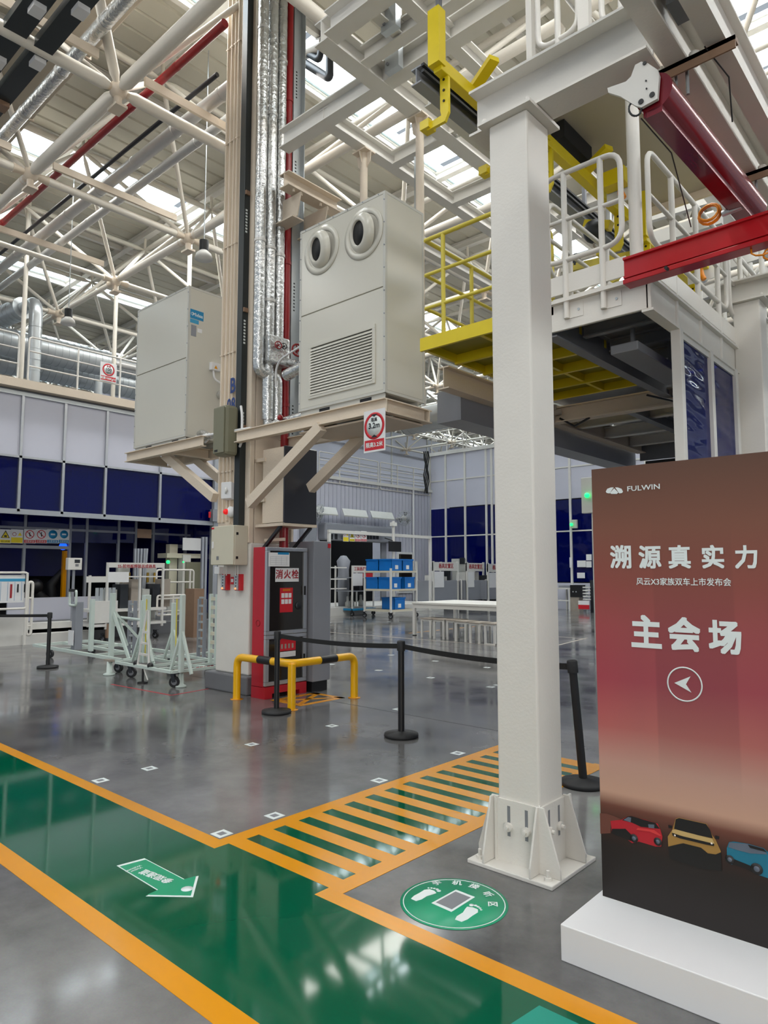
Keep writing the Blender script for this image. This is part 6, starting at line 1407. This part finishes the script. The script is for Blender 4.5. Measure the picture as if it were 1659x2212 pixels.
# advertising panel on its white base
bd = Vector((.998, .012, 0)).normalized(); bn = Vector((bd.y, -bd.x, 0))      # along the panel, towards the viewer
A0 = PZ(1212, 2075); base = thing('display_base', 'white rectangular plinth carrying the brown advertising panel', 'plinth', (A0.x+1.1, A0.y+.25, 0))
W_ = 2.2; D_ = .46; zb = .145
B().prism([A0, A0+bd*W_, A0+bd*W_-bn*D_, A0-bn*D_], (0, 0, zb)).build('plinth_body', 'plinthwhite', base, bevel=.004)
P0 = PZ(1302, 1935, zb); P0 = P0
wv = bd; up3 = UZ
Hh = PY(1272, 1015, P0.y).z-zb; Wp = 1.15
ad = thing('advertising_panel', 'tall brown and red advertising panel with white Chinese lettering and three cars', 'sign', tuple(P0))
def bannermat():
    m = bpy.data.materials.new('banner_print'); m.use_nodes = True; nt = m.node_tree; N = nt.nodes; L = nt.links; b = N['Principled BSDF']; b.inputs['Roughness'].default_value = .5
    tc = N.new('ShaderNodeTexCoord'); sp = N.new('ShaderNodeSeparateXYZ'); L.new(tc.outputs['Object'], sp.inputs[0])
    mr = N.new('ShaderNodeMapRange'); mr.inputs[1].default_value = 0; mr.inputs[2].default_value = Hh; L.new(sp.outputs['Z'], mr.inputs[0])
    cr = N.new('ShaderNodeValToRGB'); E = cr.color_ramp.elements
    st = [(0, '#1c1513'), (.12, '#221a17'), (.17, '#3a231c'), (.21, '#6b3f32'), (.24, '#c39a84'), (.31, '#bb9384'), (.39, '#a8655f'), (.5, '#96454e'), (.62, '#93494a'), (.72, '#87493f'), (.85, '#7b4d3c'), (1, '#5e4031')]
    E[0].position = 0; E[0].color = (*lin(st[0][1]), 1); E[1].position = 1; E[1].color = (*lin(st[-1][1]), 1)
    for p, c in st[1:-1]: e = E.new(p); e.color = (*lin(c), 1)
    L.new(mr.outputs[0], cr.inputs[0])
    # soft vertical light shafts, darker core, redder flanks
    cx = N.new('ShaderNodeMapRange'); cx.inputs[1].default_value = 0; cx.inputs[2].default_value = Wp; L.new(sp.outputs['X'], cx.inputs[0])
    c2 = N.new('ShaderNodeValToRGB'); F_ = c2.color_ramp.elements; F_[0].position = 0; F_[0].color = (.75, .4, .45, 1); F_[1].position = 1; F_[1].color = (.68, .3, .4, 1)
    for p, c in ((.06, (.72, .45, .48, 1)), (.17, (.62, .5, .5, 1)), (.235, (.66, .55, .52, 1)), (.24, (.40, .35, .35, 1)), (.52, (.40, .35, .35, 1)), (.525, (.66, .55, .52, 1)), (.62, (.62, .5, .5, 1)), (.8, (.7, .34, .42, 1))): e = F_.new(p); e.color = c
    L.new(cx.outputs[0], c2.inputs[0])
    fm = N.new('ShaderNodeValToRGB'); G_ = fm.color_ramp.elements; G_[0].position = .28; G_[0].color = (0, 0, 0, 1); G_[1].position = .9; G_[1].color = (0, 0, 0, 1)
    for p, v in ((.42, .45), (.62, .38), (.75, .15)): e = G_.new(p); e.color = (v, v, v, 1)
    L.new(mr.outputs[0], fm.inputs[0])
    mx = N.new('ShaderNodeMix'); mx.data_type = 'RGBA'; mx.blend_type = 'OVERLAY'; L.new(fm.outputs[0], mx.inputs[0]); L.new(cr.outputs[0], mx.inputs[6]); L.new(c2.outputs[0], mx.inputs[7])
    L.new(mx.outputs[2], b.inputs['Base Color']); M['banner'] = m
bannermat()
th = .05
b = B().prism([P0, P0+wv*Wp, P0+wv*Wp-bn*th, P0-bn*th], (0, 0, Hh)); b.build('panel', 'banner', ad)
def on(px, py, e=.0012):   # point of the printed face seen at a pixel of the photograph
    d = ray(px, py); o_ = Vector((0, 0, EYE)); n = bn; t_ = (P0-o_).dot(n)/d.dot(n); return o_+d*t_+n*e
def otext(body, px, py, hpx, bold, wide=1.0, kern=1.0, m='decal_white'):
    p = on(px, py); s = (on(px, py-hpx/2)-on(px, py+hpx/2)).length
    return text(body, s, m, p, wv, UZ, ad, bold=bold*s, th=.001, sx=wide, kern=kern, maxb=1)
for ch, u in zip('溯源真实力', (1342, 1404, 1468, 1540, 1613)): otext(ch, u, 1207, 52, .027, .95)
otext('风云X3家族双车上市发布会', 1473, 1258, 17.5, .012, .93)
for ch, u, v in zip('主会场', (1396, 1478, 1567), (1371, 1376, 1382)): otext(ch, u, v, 75, .034, .92)
otext('FULWIN', 1390, 1054, 15.5, .012, 1.25)
def oshape(pts, m, e, name, th_=.0008):
    return B().prism([on(u, v, e) for u, v in pts][::-1], bn*th_).build(name, m, ad)
e1 = .0012
lg = [(1309, 1062), (1312, 1056), (1320, 1053), (1326, 1053), (1317, 1066), (1311, 1065)]
oshape(lg, 'decal_white', e1, 'logo_mark'); oshape([(1346-(u-1309)*1.0, v) for u, v in lg][::-1], 'decal_white', e1, 'logo_mark')
oshape([(1327, 1055), (1336, 1064), (1333, 1067), (1321, 1067), (1318, 1065)], 'decal_white', e1, 'logo_mark')
q = on(1479, 1478); r = (on(1441, 1475)-on(1518, 1481)).length/2
B().ring(q, r*.92, r, bn, .001, 48).build('arrow_ring', 'decal_white', ad)
oshape([(1457, 1475), (1492, 1461), (1482, 1478), (1494, 1496)], 'decal_white', e1, 'arrow_head')
# the three cars in the picture
mat('car_red', '#b3202c', .5); mat('car_redlight', '#cf3a3a', .5); mat('car_gold', '#a07a3e', .5); mat('car_goldlight', '#c2a46a', .5); mat('car_teal', '#1c6f88', .5); mat('car_glass', '#5d6674', .5, var=.3); mat('car_dark', '#181616', .5); mat('dune', '#6a3f34', .5); mat('haze', '#d8bfb0', .5); mat('lampw', '#efe3d8', .5)
def S(ptlist, ox, oy): return [(ox+u/4.158, oy+v/4.158) for u, v in ptlist]
O = (1260, 1600)
oshape(S([(150, 650), (215, 655), (270, 675), (340, 705), (250, 730), (245, 830), (155, 835)], *O), 'dune', .0006, 'dune')
oshape(S([(245, 720), (340, 710), (400, 680), (420, 678), (560, 710), (670, 745), (690, 790), (712, 860), (700, 950), (650, 950), (500, 905), (440, 920), (350, 850), (260, 830)], *O), 'car_red', .0010, 'red_car_body')
oshape(S([(260, 790), (380, 790), (440, 850), (430, 900), (300, 850), (258, 830)], *O), 'car_dark', .0020, 'red_car_grille')
oshape(S([(400, 680), (430, 676), (650, 738), (690, 790), (520, 772), (440, 735), (350, 712)], *O), 'car_dark', .0020, 'red_car_roof')
oshape(S([(365, 710), (405, 684), (432, 690), (428, 732)], *O), 'car_glass', .0030, 'red_car_windscreen')
oshape(S([(585, 748), (640, 752), (640, 785), (590, 780)], *O), 'car_glass', .0030, 'red_car_window')
oshape(S([(490, 780), (640, 800), (705, 850), (690, 855), (600, 815), (480, 800)], *O), 'car_redlight', .0030, 'red_car_highlight')
def wheel(u, v, r, nm): B().disc(on(O[0]+u/4.158, O[1]+v/4.158, .0032), r, bn, .0008, 18).build(nm, 'car_dark', ad); B().disc(on(O[0]+u/4.158, O[1]+v/4.158, .0042), r*.5, bn, .0006, 14).build(nm.replace('wheel', 'hub'), 'car_glass', ad)
wheel(458, 875, .018, 'red_car_wheel'); wheel(672, 905, .017, 'red_car_wheel')
oshape(S([(760, 860), (800, 800), (830, 700), (860, 690), (1110, 745), (1160, 850), (1190, 890), (1235, 990), (1243, 1160), (780, 1060), (765, 960)], *O), 'car_gold', .0010, 'gold_car_body')
oshape(S([(818, 790), (832, 705), (862, 694), (1105, 748), (1140, 800), (1165, 875), (1000, 840)], *O), 'car_dark', .0020, 'gold_car_windscreen')
oshape(S([(800, 800), (830, 795), (1160, 880), (1185, 935), (1000, 890), (800, 825)], *O), 'car_goldlight', .0022, 'gold_car_bonnet')
oshape(S([(800, 825), (870, 850), (1140, 915), (1180, 925), (1175, 945), (1100, 930), (870, 875), (805, 850)], *O), 'car_dark', .0032, 'gold_car_lamp_bar')
oshape(S([(765, 950), (870, 925), (900, 920), (1060, 960), (1120, 1010), (1190, 1020), (1240, 1000), (1245, 1170), (1080, 1150), (780, 1060)], *O), 'car_dark', .0026, 'gold_car_bumper')
for pl in ([(765, 755), (800, 762), (798, 785), (770, 782)], [(1185, 850), (1222, 858), (1222, 885), (1188, 880)]): oshape(S(pl, *O), 'car_dark', .0028, 'gold_car_mirror')
for u, v in ((825, 848), (1155, 920)): B().disc(on(O[0]+u/4.158, O[1]+v/4.158, .0042), .004, bn, .0006, 10).build('gold_car_headlamp', 'lampw', ad)
oshape(S([(1290, 965), (1310, 910), (1350, 905), (1480, 925), (1620, 965), (1680, 1020), (1680, 1240), (1560, 1200), (1430, 1120), (1330, 1110), (1292, 1040)], *O), 'car_teal', .0010, 'teal_car_body')
oshape(S([(1305, 955), (1315, 912), (1470, 925), (1610, 965), (1655, 1020), (1500, 1010), (1400, 985)], *O), 'car_glass', .0022, 'teal_car_glasshouse')
oshape(S([(1350, 1060), (1500, 1120), (1540, 1190), (1440, 1140), (1340, 1110)], *O), 'car_dark', .0022, 'teal_car_sill')
oshape(S([(1480, 930), (1620, 968), (1650, 1000), (1500, 960)], *O), 'car_dark', .0032, 'teal_car_roof')
wheel(1318, 1065, .017, 'teal_car_wheel'); wheel(1560, 1150, .022, 'teal_car_wheel')
